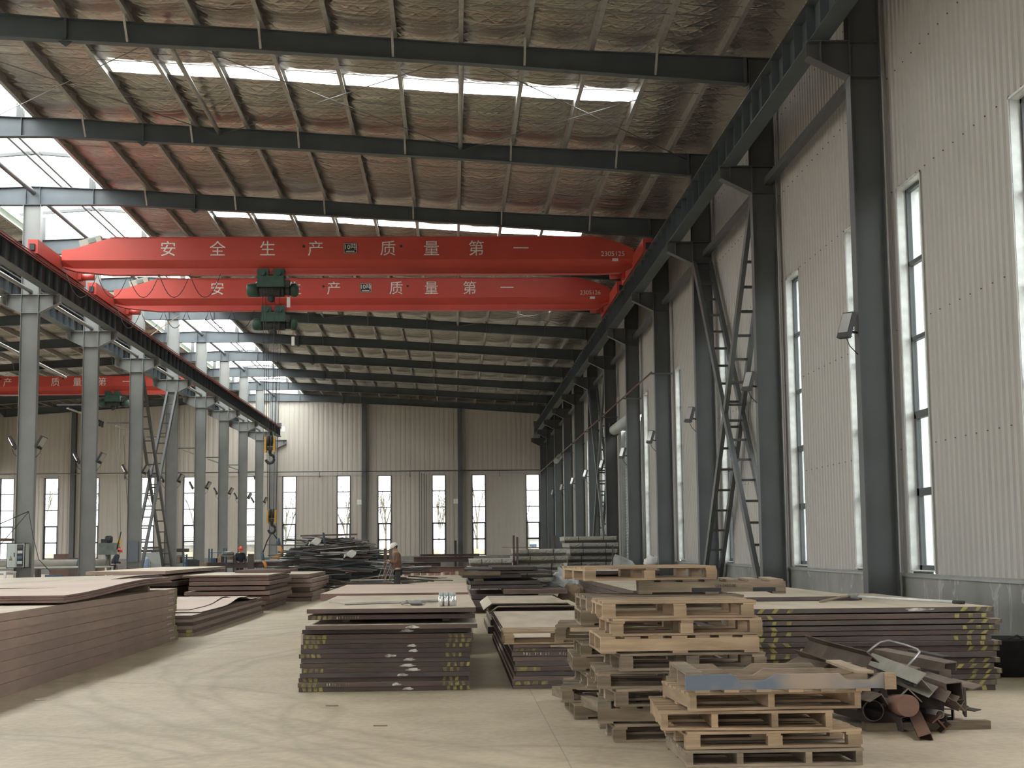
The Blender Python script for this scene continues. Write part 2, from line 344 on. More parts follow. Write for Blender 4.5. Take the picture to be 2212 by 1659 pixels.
# ================================================================== ground, floor, walls, roof
g=MB(); g.box(-120,120,-60,260,-.4,-.12); struct('ground',g,GROUND)
f=MB(); f.box(-32.3,7.0,YA,YB+.2,-.12,0); struct('floor',f,FLOOR)
WX=6.7                                            # inner face of the right wall sheeting
WIN=[]                                            # window openings along the side walls: (y0,y1)
for n in range(-4,11):
    if n!=4: WIN.append((YN(n)+1.55,YN(n)+2.62))
    if n not in (4,): WIN.append((YN(n+1)-1.42,YN(n+1)-.33))
WIN=[w_ for w_ in WIN if w_[0]>YA+.3 and w_[1]<YB-.3]
ZW0,ZW1=1.12,6.78
def ribs(mb,axis,c,a0,a1,z0,z1,pitch,dep,sgn):
    k0=math.floor(a0/pitch); prof=[]
    for k in range(k0,int(a1/pitch)+2):
        for t,d in ((0,0),(.30,0),(.42,dep),(.86,dep),(.98,0)):
            a=(k+t)*pitch
            if a0<a<a1: prof.append((a,d))
    def dd(a):
        t=(a/pitch)%1; return 0 if t<.30 or t>.98 else (dep*(t-.3)/.12 if t<.42 else (dep if t<.86 else dep*(.98-t)/.12))
    prof=[(a0,dd(a0))]+prof+[(a1,dd(a1))]; vs=[]; fs=[]
    for a,d in prof:
        for z in (z0,z1): vs.append((c+sgn*d,a,z) if axis=='y' else (a,c+sgn*d,z))
    for i in range(len(prof)-1): fs.append((2*i,2*i+2,2*i+3,2*i+1))
    mb.add(vs,fs)
def segs(lo,hi,wins,extra=()):
    out=[]; p=lo
    for a,b in sorted(list(wins)+list(extra)): out.append((p,a)); p=b
    out.append((p,hi)); return out
DOORY=(YN(4)+.55,YN(5)-.55)
wr=MB(); ribs(wr,'y',WX,YA,YB,ZW1,11.75,.2,.028,-1)
for a,b in segs(YA,YB,WIN,[DOORY]): ribs(wr,'y',WX,a,b,1.05,ZW1,.2,.028,-1)
wr.box(WX+.30,WX+.34,YA,YB,ZW1,11.75)             # outer skin
for a,b in segs(YA,YB,WIN,[DOORY]): wr.box(WX+.30,WX+.34,a,b,1.05,ZW1)
ribs(wr,'y',WX,DOORY[0],DOORY[1],6.2,ZW1,.2,.028,-1)
wr.mi=1
sc_=random.Random(4)                              # screw heads and lap joint rows
for zr in (2.9,4.7,6.82,8.6,10.2):
    y=15.05
    while y<40:
        if not any(a-.05<y<b+.05 for a,b in WIN) or zr>ZW1: wr.box(WX-.036,WX-.02,y-.008,y+.008,zr-.008,zr+.008)
        y+=.4
struct('wall_right',wr,[SIDING,FRAMEM])
pl=MB()
for a,b in segs(YA,YB,[],[DOORY]): pl.box(WX-.05,WX+.3,a,b,0,1.02)
struct('baseboard_right',pl,STAIN)
tr=MB()
for a,b in segs(YA,YB,[],[DOORY]): tr.poly([(WX-.075,1.02),(WX+.02,1.02),(WX+.02,1.075),(WX-.03,1.075),(WX-.075,1.045)],M(((1,0,0,0),(0,0,1,a),(0,1,0,0),(0,0,0,1))),b-a)
struct('trim_1',tr,FLASH)
# end wall
BY=104.55
BWIN=[(x-.47,x+.47) for x in (5.53,1.72,-1.09,-4.9,-7.76,-11.56,-14.2,-18.45,-21.4,-25.25,-28.05,-31.1)]
wb=MB(); ribs(wb,'x',BY,-32.0,WX,6.68,12.9,.34,.014,-1)
for a,b in segs(-32.0,WX,BWIN): ribs(wb,'x',BY,a,b,1.0,6.68,.34,.014,-1)
wb.box(-32.3,WX+.3,BY+.28,BY+.32,6.68,12.9)
for a,b in segs(-32.3,WX+.3,BWIN): wb.box(a,b,BY+.28,BY+.32,1.0,6.68)
wb.box(-32,WX,BY-.045,BY-.02,6.66,6.72)
struct('wall_back',wb,SIDINGB)
pb=MB(); pb.box(-32.3,WX,BY-.06,BY+.3,0,1.0); struct('baseboard_back',pb,CONC)
wl=MB(); ribs(wl,'y',-32.0,YA,YB,6.7,11.75,.4,.03,1)
for a,b in segs(YA,YB,WIN): wl.box(-32.05,-32.0,a,b,1.05,6.7)
wl.box(-32.3,-32.0,YA,YB,0,1.05); struct('wall_left',wl,SIDINGB)
wf=MB()                                           # unseen entrance wall behind the camera; door opening sized to set the front light
for x0,x1,z0,z1 in ((-32,-5.5,0,12.9),(-.5,WX,0,12.9),(-5.5,-.5,4.6,12.9)): wf.box(x0,x1,YA-.1,YA,z0,z1)
struct('wall_front',wf,SIDINGB)
# roof lining (silver foil, sagging between the purlins) with skylight strips
PUR=[.14+1.34*k for k in range(-8,5)]             # purlin lines of the right-hand slope
SKY=[YN(k)+3.75 for k in (-1,1,3,5)]
SKX0,SKX1=-7.9,4.16
def zfoil(x,y):
    X=x if x>=RX else mir(x); t=((X-.14)/1.34)%1
    kf=min(1,min(max(0,abs(y-s)-.3) for s in SKY)/.7) if -8.2<X<4.5 else 1
    sag=-.10*kf*math.sin(PI*t)**.7+.016*noise.noise((x*1.1,y*.8,0))+.012*noise.noise((x*3,y*2.2,5))-.018*math.sin(2*PI*(y-YA)/1.25)+.006*noise.noise((x*1.2,y*7,9))
    return ztop(X)+.265+sag
def roof(mb,sl):
    xs=[]; 
    for k in range(-8,5):
        for j in range(6): xs.append(.14+1.34*(k+j/6))
    xs=[x for x in xs if x>-10.6 and x<6.72]; xs=[-10.62]+xs+[6.75]
    ys=[]; y=YA
    while y<YB: ys.append(y); y+=.2
    ys.append(YB)
    for s in SKY: ys=[q for q in ys if abs(q-s)>.5]+[s-.27,s+.27]
    ys=sorted(ys); n=len(ys); vs=[]; fs=[]
    for x in xs:
        X=x if sl==0 else mir(x)
        for y in ys: vs.append((X,y,zfoil(X,y)))
    for i in range(len(xs)-1):
        for j in range(n-1):
            ym=(ys[j]+ys[j+1])/2; xm=(xs[i]+xs[i+1])/2
            if any(abs(ym-s)<.26 for s in SKY) and SKX0<xm<SKX1: continue
            fs.append((i*n+j,(i+1)*n+j,(i+1)*n+j+1,i*n+j+1))
    mb.add(vs,fs,True)
rf=MB(); roof(rf,0); roof(rf,1); struct('ceiling',rf,FOIL)
k=0
for sl in (0,1):
    for s in SKY:
        k+=1; p=MB()
        def fn(u,v): 
            x=SKX0+(SKX1-SKX0)*u; X=x if sl==0 else mir(x); return (X,s-.34+.68*v,ztop(X)+.31+.012*math.cos(v*PI*6))
        p.grid(fn,12,18); struct('window_%d'%(k+60),p,SKYL)
        xm=(SKX0+SKX1)/2; xm=xm if sl==0 else mir(xm); portal('daylight_skylight',(xm,s,12.6),(0,.056 if sl==0 else -.056,0),12,.7)
# ridge vent: upstands, translucent top
for sg,nm in ((1,'trim_2'),(-1,'trim_3')):
    p=MB(); vs=[]; fs=[]; y=YA; i=0
    while y<YB:
        d=.03*(i%2); X=RX+sg*(1.98+d); vs+=[(X,y,12.47),(X,y,12.86)]; y+=.12; i+=1
    fs=[(2*j,2*j+2,2*j+3,2*j+1) for j in range(len(vs)//2-1)]; p.add(vs,fs); struct(nm,p,SKYW)
p=MB()
def vt(u,v): 
    x=-2.75+5.5*u; return (RX+x,YA+(YB-YA)*v,13.62-.09*abs(x))
p.grid(vt,10,2,False); struct('window_71',p,SKYL)
p=MB()
for x in (-2.72,2.72): p.box(RX+x-.05,RX+x+.05,YA,YB,13.22,13.36)
struct('trim_4',p,STEEL)
# ------------------------------------------------------------------ windows
wk=[0]
def window(axis,c,a0,a1,z0,z1,sgn,dep,bold=(2,3)):
    wk[0]+=1
    t=thing('window_%d'%wk[0],None,None,(c,(a0+a1)/2,z0) if axis=='y' else ((a0+a1)/2,c,z0),kind='structure')
    def bx(mb,b0,b1,d0,d1,q0,q1):
        d0,d1=sorted((c+sgn*d0,c+sgn*d1))
        mb.box(d0,d1,b0,b1,q0,q1) if axis=='y' else mb.box(b0,b1,d0,d1,q0,q1)
    j=MB(); e=.012
    bx(j,a0-e,a0,-.035,dep,z0-.02,z1+.02); bx(j,a1,a1+e,-.035,dep,z0-.02,z1+.02); bx(j,a0,a1,-.035,dep,z1,z1+e); bx(j,a0,a1,-.06,dep,z0-e,z0)
    bx(j,a0-.03,a0,-.04,-.03,z0-.03,z1+.03); bx(j,a1,a1+.03,-.04,-.03,z0-.03,z1+.03); bx(j,a0-.03,a1+.03,-.04,-.03,z1,z1+.03)
    part('reveal',j,GALV if axis=='y' else FRAMEM,t,True)
    fr=MB(); d0,d1=.10,.17; h=(z1-z0)/5
    bx(fr,a0,a0+.05,d0,d1,z0,z1); bx(fr,a1-.05,a1,d0,d1,z0,z1); bx(fr,a0,a1,d0,d1,z1-.05,z1); bx(fr,a0,a1,d0,d1,z0,z0+.07)
    for i in (1,2,3,4):
        b=.055 if i<=2 else .032
        bx(fr,a0,a1,d0,d1,z0+h*i-b,z0+h*i+b)
    for i in (0,1):                                # opening sashes at the bottom
        bx(fr,a0+.05,a0+.09,d0,d1,z0+h*i,z0+h*(i+1)); bx(fr,a1-.09,a1-.05,d0,d1,z0+h*i,z0+h*(i+1))
    part('window_frame',fr,FRAMEM,t,True)
    gl=MB(); bx(gl,a0+.03,a1-.03,  .13,.14,z0+.05,z1-.03); part('glass',gl,GLASS,t,True)
    return t
for a,b in WIN:
    if a>15: window('y',WX,a,b,ZW0,ZW1,1,.30)
for a,b in BWIN: window('x',BY,a,b,1.02,6.66,1,.28)
# roller shutter door in the right wall
t=thing('door_1',None,None,(WX+.1,(DOORY[0]+DOORY[1])/2,0),kind='structure')
m=MB(); z=0.; prof=[]
while z<6.0: prof+=[(0,z),(.018,z+.03),(.018,z+.07),(0,z+.1)]; z+=.115
vs=[(WX+.12-d,y,z) for d,z in prof for y in DOORY]; m.add(vs,[(2*i,2*i+1,2*i+3,2*i+2) for i in range(len(prof)-1)]); part('shutter_curtain',m,LGREY,t,True)
m=MB()
for y in DOORY: m.box(WX-.04,WX+.14,y-.06,y+.06,0,6.1)
part('guide_rail',m,FLASH,t,True)
m=MB(); m.tube((WX-.28,DOORY[0]-.15,6.15),(WX-.28,DOORY[1]+.15,6.15),.2,20); part('shutter_barrel',m,LGREY,t,True)
m=MB(); m.box(WX-.45,WX-.12,DOORY[1]+.16,DOORY[1]+.5,5.95,6.45); m.tube((WX-.28,DOORY[1]+.3,6.3),(WX-.28,DOORY[1]+.75,6.3),.1); part('shutter_motor',m,BLACK,t,True)

# ================================================================== steel frame
def colname(side,n): return ORD[n]
def column(x0,x1,n,ztp,corb,label,grp,STEEL=STEEL):
    y=YN(n); t=thing('steel_column',label,'column',((x0+x1)/2,y,0),0,grp)
    m=MB(); m.isec(((x0+x1)/2,y,.02),((x0+x1)/2,y,ztp),x1-x0,.26,.014,.01,roll=0)
    # section: long side across the hall
    m=MB(); m.box(x0,x0+.014,y-.13,y+.13,.02,ztp); m.box(x1-.014,x1,y-.13,y+.13,.02,ztp); m.box(x0+.014,x1-.014,y-.006,y+.006,.02,ztp)
    part('shaft',m,STEEL,t,True)
    m=MB(); m.box(x0-.1,x1+.1,y-.2,y+.2,0,.025); part('base_plate',m,STEEL,t,True)
    m=MB()
    for zz in (8.62,9.17): m.box(x0+.014,x1-.014,y-.12,y+.12,zz,zz+.014)
    part('stiffener',m,STEEL,t,True)
    for sg,tip in corb:
        a=x1 if sg>0 else x0; m=MB()
        Tm=M(((1,0,0,0),(0,0,1,y-.006),(0,1,0,0),(0,0,0,1)))
        m.poly([(a,8.64),(tip,8.95),(tip,9.17),(a,9.17)] if sg>0 else [(a,9.17),(tip,9.17),(tip,8.95),(a,8.64)],Tm,.012)
        m.box(min(a,tip),max(a,tip),y-.13,y+.13,9.17,9.19)
        m.bar((a,y,8.63),(tip,y,8.94),.26,.014); xm=tip-sg*.2; m.box(xm-.006,xm+.006,y-.13,y+.13,8.85,9.17)
        part('crane_bracket',m,STEEL,t,True)
    return t
for n in range(0,12):
    l=('nearest dark grey steel column standing at the right wall' if n==0 else 'last dark grey steel column of the right wall, in the far corner' if n==11
       else '%s dark grey steel column from the camera along the right wall'%ORD[n])
    column(6.08,6.56,n,11.43,[(-1,5.45)],l,'steel columns along the right wall')
for n in range(3,12):
    l=('nearest grey steel column of the middle row, at the left edge' if n==3 else 'farthest grey steel column of the middle row, at the end wall' if n==11 else '%s grey steel column of the middle row counted from the left edge'%ORD[n-3])
    column(-12.92,-12.40,n,11.92,[(1,-11.77),(-1,-13.55)],l,'steel columns of the middle row',STEEL_LIT)
for x,l in ((-6.32,'slim grey wind post on the end wall left of the white-helmeted man'),(.41,'slim grey wind post on the end wall right of the white-helmeted man'),(-19.6,'slim wind post on the end wall of the left bay, nearer the middle columns'),(-26.5,'slim wind post on the end wall seen between the first two middle columns')):
    t=thing('wind_post',l,'column',(x,BY-.25,0),0,'wind posts on the end wall')
    m=MB(); y=BY-.25; zt=ztop(x)-.45
    m.box(x-.16,x+.16,y-.2,y-.188,0,zt); m.box(x-.16,x+.16,y+.188,y+.2,0,zt); m.box(x-.005,x+.005,y-.188,y+.188,0,zt); part('shaft',m,STEEL,t,True)
    m=MB(); m.box(x-.22,x+.22,y-.25,y+.22,0,.02); part('base_plate',m,STEEL,t,True)
# rafters
BOT=[(6.08,10.93),(2.8,11.17),(.3,11.35),(-3.9,11.60),(-7.82,11.80),(-10.2,11.93),(RX,11.93)]
for n in range(1,12):
    y=YN(n); lab=('nearest dark steel roof rafter crossing the top of the picture' if n==1 else 'last dark steel rafter against the far end wall' if n==11 else '%s dark steel roof rafter counted from the camera'%ORD[n-1])
    t=thing('roof_rafter',lab,'rafter',(RX,y,11.8),0,'steel roof rafters')
    for sl in (0,1):
        F=(lambda x:x) if sl==0 else mir
        m=MB(); top=[(X,ztop(X)) for X in (RX,-9.3,-7.8,-3.9,.13,2.8,6.56)]
        pr=[(F(a),b) for a,b in BOT[::1]]+[(F(a),b) for a,b in top]
        Tm=M(((1,0,0,0),(0,0,1,y-.005),(0,1,0,0),(0,0,0,1))); m.poly(pr,Tm,.01)
        for i in range(len(BOT)-1): m.bar((F(BOT[i][0]),y,BOT[i][1]),(F(BOT[i+1][0]),y,BOT[i+1][1]),.22,.016)
        [m.bar((F(a[0]),y,a[1]),(F(b[0]),y,b[1]),.22,.016) for a,b in zip(top,top[1:])]
        part('rafter_beam',m,STEELB,t,True)
        for xs_,ext in ((-7.82,.12),(6.02,.02)):
            m=MB(); zb=11.80 if xs_<0 else 10.93
            m.box(F(xs_)-.03,F(xs_)+.03,y-.11,y+.11,zb-.02,ztop(xs_))
            m.poly([(F(xs_)-.16,zb),(F(xs_),zb-ext),(F(xs_)+.16,zb)],M(((1,0,0,0),(0,0,1,y-.012),(0,1,0,0),(0,0,0,1))),.024)
            part('splice_plate',m,STEELB,t,True)
        for xs_ in (-10.85,-12.45):
            m=MB(); m.box(F(xs_)-.005,F(xs_)+.005,y-.1,y+.1,11.94,ztop(xs_)-.01); part('stiffener',m,STEELB,t,True)
        m=MB(); m.box(F(-10.9)-.09,F(-10.9)+.09,y-.08,y+.08,ztop(-10.9),13.24); part('vent_post',m,STEEL,t,True)
        for kx in ((-7,-5,-3,-1,1,3) if n<7 else (-5,-1,3)):
            X=.14+1.34*kx; zb=lerp_table(BOT[::-1],X)
            m=MB(); m.bar((F(X),y-.55,ztop(X)+.06),(F(X),y-.1,zb+.03),.045,.045); part('fly_brace',m,GALVD if n<5 else STEELB,t,True)
    m=MB(); m.bar((RX-2.75,y,13.33),(RX,y,13.55),.12,.1); m.bar((RX,y,13.55),(RX+2.75,y,13.33),.12,.1); part('vent_frame',m,STEEL,t,True)
# purlins
for sl in (0,1):
    for i,X in enumerate(PUR[::-1]):
        if X<-10.7: continue
        F=(lambda x:x) if sl==0 else mir; z0=ztop(X)+.012; m=MB(); x=F(X); h=.25
        e=.09; m.poly([(x,z0),(x+e,z0),(x+e,z0+.025),(x+e-.005,z0+.025),(x+e-.005,z0+.005),(x+.005,z0+.005),(x+.005,z0+h-.005),(x+e,z0+h-.005),(x+e,z0+h),(x,z0+h)],M(((1,0,0,0),(0,0,1,YA),(0,1,0,0),(0,0,0,1))),YB-YA)
        solo('roof_purlin',m,GALVD,('%s galvanised roof purlin from the right wall, over the crane bay' if sl==0 else '%s galvanised roof purlin from the far side wall, over the left bay')%ORD[i],'purlin','roof purlins')
for X,l in ((-12.50,'right one of the twin rails under the glowing ridge vent'),(-12.82,'left one of the twin rails under the glowing ridge vent')):
    m=MB(); m.box(X-.04,X+.04,YA,YB,13.40,13.52); solo('vent_purlin',m,STEEL,l,'purlin','ridge vent rails')
for b in (1,5):                                   # braced roof bays: tie tubes and crossed rods
    bn='near braced bay' if b==1 else 'far braced bay'
    y0,y1=YN(b),YN(b+1)
    for X,l in ((.2,'right'),(-5.9,'left')):
        m=MB(); z=ztop(X)-.12; m.tube((X,y0+.02,z),(X,y1-.02,z),.055); solo('tie_tube',m,GALVD,'%s round tie tube between two rafters, %s of the roof'%(l,bn),'tube','roof tie tubes')
    for xa,xb,l in ((6.0,.2,'over the right crane rail'),(.2,-5.9,'over the middle of the hall'),(-5.9,-11.8,'beside the ridge vent')):
        for q in (0,1):
            a,c=(xa,xb) if q else (xb,xa); m=MB(); m.tube((a,y0+.1,ztop(a)-.16-.03*q),(c,y1-.1,ztop(c)-.16-.03*q),.011,6)
            solo('bracing_rod',m,ROD,'bracing rod leaning %s with distance %s, %s'%('left' if q else 'right',l,bn),'rod','crossed roof bracing rods')
for n in range(0,6):
    for j,dy in enumerate((2.3,2.55,5.0,5.25)):
        y=YN(n)+dy; m=MB(); hz=.04 if j%2 else .15
        m.path([(X,y,ztop(X)+hz) for X in (6.3,2.8,.13,-3.9,-7.8,-10.5)],.008,5)
        solo('sag_rod',m,ROD,'%s thin sag rod across the purlins in the %s roof bay'%(ORD[j],'opening' if n==0 else ORD[n]),'rod','sag rods between the purlins')
m=MB(); m.tube((RX,YA,12.32),(RX,YB-.3,12.32),.075,14); solo('ridge_tube',m,STEEL,'long round tube running under the ridge vent along the middle columns','tube')
# runway beams
def runway(xc,label,red=0,ye=101.6):
    t=thing('runway_beam',label,'beam',(xc,(YA+ye)/2,9.19),0,'crane runway beams')
    m=MB(); m.box(xc-.15,xc+.15,YA,ye,9.19,9.206); m.box(xc-.17,xc+.17,YA,ye,9.794,9.81); m.box(xc-.005,xc+.005,YA,ye,9.206,9.794)
    part('beam',m,STEELB,t,True)
    y=20.3; 
    m=MB(); q=0
    ys=[]
    while y<ye: ys.append(y); y+=.85
    for i,y in enumerate(ys):
        if i<100:
            s=MB()
            for sg in (-1,1): s.box(min(xc+sg*.006,xc+sg*.14),max(xc+sg*.006,xc+sg*.14),y-.005,y+.005,9.206,9.794)
            part('web_stiffener',s,STEELB,t,True)
    m=MB(); m.box(xc-.03,xc+.03,YA,ye,9.81,9.92); part('crane_rail',m,RUSTO if red else STEELB,t,True)
    m=MB(); m.box(xc-.15,xc+.15,ye-.06,ye,9.81,10.15); part('end_stop',m,STEELB,t,True)
    return t
rb=runway(5.63,'dark runway beam on brackets along the right wall, cranes roll on it')
lb=runway(-11.94,'dark runway beam on the middle columns with a red rail, crane bay side',1)
m=MB()
for k in (0,1,2): m.box(-11.74,-11.72,YA,101.5,9.70+.06*k,9.725+.06*k)
part('conductor_bar',m,pm('red_conductor',(.25,.035,.03),None,.5),lb,True,'dull red conductor bar')
runway(-13.38,'grey runway beam on the far side of the middle columns, left bay')
m=MB(); m.lathe([(.02,0),(.06,.03),(.07,.12),(.05,.2),(.02,.22)],(-11.66,101.75,9.66),10); m.box(-11.78,-11.6,101.6,101.68,9.6,9.9)
solo('warning_lamp',m,LAMPON,'lit yellowish lamp at the far end of the middle runway beam','lamp')
# tie tubes between the columns at bracket height
for n in range(0,11):
    m=MB(); m.rhs((6.42,YN(n)+.02,8.88),(6.42,YN(n+1)-.02,8.88),.14,.14)
    solo('wall_tie_tube',m,STEEL,'square tie tube along the right wall between its %s and %s columns'%(ORD[n],ORD[n+1]),'tube','tie tubes between right wall columns')
for n in range(2,11):
    m=MB(); m.tube((-12.66,YN(n)+.02,9.28),(-12.66,YN(n+1)-.02,9.28),.06)
    solo('column_tie_tube',m,GALVD,('pale tie tube reaching the first middle column from the left edge' if n==2 else 'pale tie tube between the %s and %s middle columns'%(ORD[n-3],ORD[n-2])),'tube','tie tubes between middle columns')
# crossed column bracing made of ladder struts
def ladder(name,label,cat_grp,xs,p,q,step=.62):
    t=thing(name,label,'bracing',(sum(xs)/2,p[0],p[1]),0,cat_grp); d=V((0,q[0]-p[0],q[1]-p[1])); L=d.length; d/=L
    for x in xs:
        m=MB(); m.bar((x,p[0],p[1]),(x,q[0],q[1]),.06,.17) if False else m.rhs((x,p[0],p[1]),(x,q[0],q[1]),.09,.20); part('rail',m,STEEL,t,True)
    s=step/2
    while s<L:
        a=V((xs[0],p[0],p[1]))+d*s; b=V((xs[1],p[0],p[1]))+d*s; m=MB(); m.bar(a,b,.085,.05); part('batten',m,STEEL,t,True); s+=step
    return t
for b,x,w_ in ((1,(6.12,6.52),'second right wall bay'),(5,(6.12,6.52),'far right wall bay'),(5,(-12.86,-12.46),'middle column row')):
    a,c=YN(b)+.1,YN(b+1)-.1
    ladder('ladder_brace','ladder-like steel brace rising away from the camera, '+w_,'ladder-like column braces',x,(a,.35),(c,8.6))
    xx=(x[0]+.01,x[1]-.01)
    ladder('ladder_brace','ladder-like steel brace falling away from the camera, '+w_,'ladder-like column braces',xx,(a,8.6),(c,.35))
# ================================================================== overhead cranes
def crane(yc,xl,xr,serial,label,letters,plate,ser,k=1.0,h=1.11,lettered='all'):
    zb=9.82; yf=yc-.29
    t=thing('overhead_crane',label,'crane',((xl+xr)/2,yc,zb),0,'red overhead cranes')
    stn=[(xl+.18,.60,.16),(xl+1.15,.86,.02) ,(xl+1.55,1.0,0),(xr-1.25,1.0,0),(xr-.55,.86,.05),(xr-.12,.66,.22)]
    stn=[(xl+.16,.66,.20),(xl+.55,.70,.10),(xl+1.62,1.0,0),(xr-1.2,1.0,0),(xr-.5,.83,.03),(xr-.1,.66,.22)]
    m=MB(); vs=[]; fs=[]; 
    for x,tp,bt in stn:
        T=zb+h*tp; B=zb+h*bt; a=min(zb+.42,T-.05) ; b=max(zb+.20,B+.05); a=max(a,b+.04)
        for y,z in ((-.29,T),(-.29,a),(-.09,b),(-.09,B+.025),(-.16,B+.025),(-.16,B),(.16,B),(.16,B+.025),(.09,B+.025),(.09,b),(.29,a),(.29,T)): vs.append((x,yc+y,z))
    nn=12
    for i in range(len(stn)-1):
        for j in range(nn): fs.append((i*nn+j,i*nn+(j+1)%nn,(i+1)*nn+(j+1)%nn,(i+1)*nn+j))
    fs.append(tuple(range(nn))); fs.append(tuple(range((len(stn)-1)*nn,len(stn)*nn))[::-1]); m.add(vs,fs)
    m.box(xl+1.6,xr-1.2,yc-.32,yc+.32,zb+h-.004,zb+h+.014)
    part('girder',m,RED,t,True)
    for sg,x in ((-1,xl),(1,xr)):
        m=MB(); m.box(x-.14,x+.14,yc-2.75,yc+2.75,zb+.14,zb+.54); 
        e=part('end_carriage',m,RED,t,True)
        for yy in (-2.3,2.3):
            m=MB(); m.lathe([(.12,-.05),(.15,-.05),(.15,.05),(.12,.05)],(x,yc+yy,zb+.255),18,'x'); subpart('wheel',m,BLACK,e)
        m=MB(); m.box(x-.13,x-.115 if sg<0 else x-.11,yc-2.85,yc-2.75,zb+.2,zb+.44) if False else m.box(x-.07,x+.07,yc-2.86,yc-2.75,zb+.22,zb+.40); subpart('buffer',m,BLACK,e)
        m=MB(); m.box(x-sg*.18-.06,x-sg*.18+.06,yc+1.7,yc+2.1,zb+.2,zb+.44); m.tube((x-sg*.2,yc+1.9,zb+.3),(x-sg*.62,yc+1.9,zb+.3),.10); subpart('travel_motor',m,RED,e)
    Tm=lambda x,z:M(((1,0,0,x),(0,0,-1,yf-.006),(0,1,0,z),(0,0,0,1)))
    for c,x in letters:
        m=MB(); m.text(c,.50*k,Tm(x,zb+.73*h/1.11)); part('painted_character',m,CHALK,t,True,label='white painted character')
    if serial:
        m=MB(); m.text(serial,.21,Tm(ser,zb+.575)); part('serial_number',m,CHALK,t,True,label='white stencilled serial number')
        m=MB(); m.box(ser-.02,ser+.16,yf-.012,yf-.002,zb+.35,zb+.44); part('sticker',m,WHITE,t,True)
    if plate is not None:
        m=MB(); x=plate; z=zb+.77; m.box(x-.2,x+.2,yf-.02,yf-.001,z-.16,z+.16); p_=part('capacity_plate',m,BLACK,t,True,label='black capacity plate with white border')
        m=MB(); 
        for a in ((x-.19,x+.19,z+.14,z+.15),(x-.19,x+.19,z-.15,z-.14),(x-.19,x-.18,z-.15,z+.15),(x+.18,x+.19,z-.15,z+.15)): m.box(a[0],a[1],yf-.024,yf-.019,a[2],a[3])
        m.text('10吨',.2,M(((1,0,0,x),(0,0,-1,yf-.022),(0,1,0,z+.03),(0,0,0,1)))); m.box(x-.13,x+.13,yf-.024,yf-.02,z-.115,z-.085); subpart('plate_marking',m,CHALK,p_)
    for x in ((letters[3][1]-.36,letters[4][1]+.4) if len(letters)>7 else (letters[0][1]-.36,letters[1][1]+.4)):
        m=MB(); m.tube((x,yf-.006,zb+.83),(x,yf+.02,zb+.83),.045,12); part('black_dot',m,BLACK,t,True)  # black discs on the girder face
    m=MB(); m.obx=None
    x=xl+1.0; T=M.Translation((x,yc-.1,zb+h*.9))@M.Rotation(-.27,4,'Y'); vs=[T@V((a,b,c)) for c in (-.1,.12) for b in (-.16,.16) for a in (-.33,.33)]
    m.add(vs,[(0,2,3,1),(4,5,7,6),(0,1,5,4),(2,6,7,3),(0,4,6,2),(1,3,7,5)]); cb=part('control_box',m,LGREY2,t,True)
    vs=[T@V((a,b,c)) for c in (-.05,.07) for b in (-.18,-.16) for a in (-.06,.16)]
    m=MB(); m.add(vs,[(0,2,3,1),(4,5,7,6),(0,1,5,4),(2,6,7,3),(0,4,6,2),(1,3,7,5)]); subpart('switchgear',m,MGREY,cb)
    return t
s=.9763
LA=[(c,x*s) for c,x in zip('安全生产质量第一',(-8.81,-7.29,-5.75,-4.26,-2.02,-.67,.73,2.12))]
crane(44.7,-11.94,5.63,'2305125','nearer red overhead crane with white slogan and serial 2305125',LA,-3.19*s,5.0*s)
s=51.3/53
LB=[(c,x*s) for c,x in zip('安全生产质量第一',(-8.49,-7.08,-5.72,-4.31,-2.06,-.79,.6,1.95))]
crane(51.6,-11.94,5.63,'2305126','second red overhead crane behind the nearer one, serial 2305126',LB,-3.16*s,4.98*s)
crane(79.2,-31.2,-13.38,None,'red overhead crane of the left bay seen behind the middle columns',[('产',-23.6),('质',-21.1),('量',-19.95),('第',-18.65),('一',-17.35)],None,0,.95,.95)
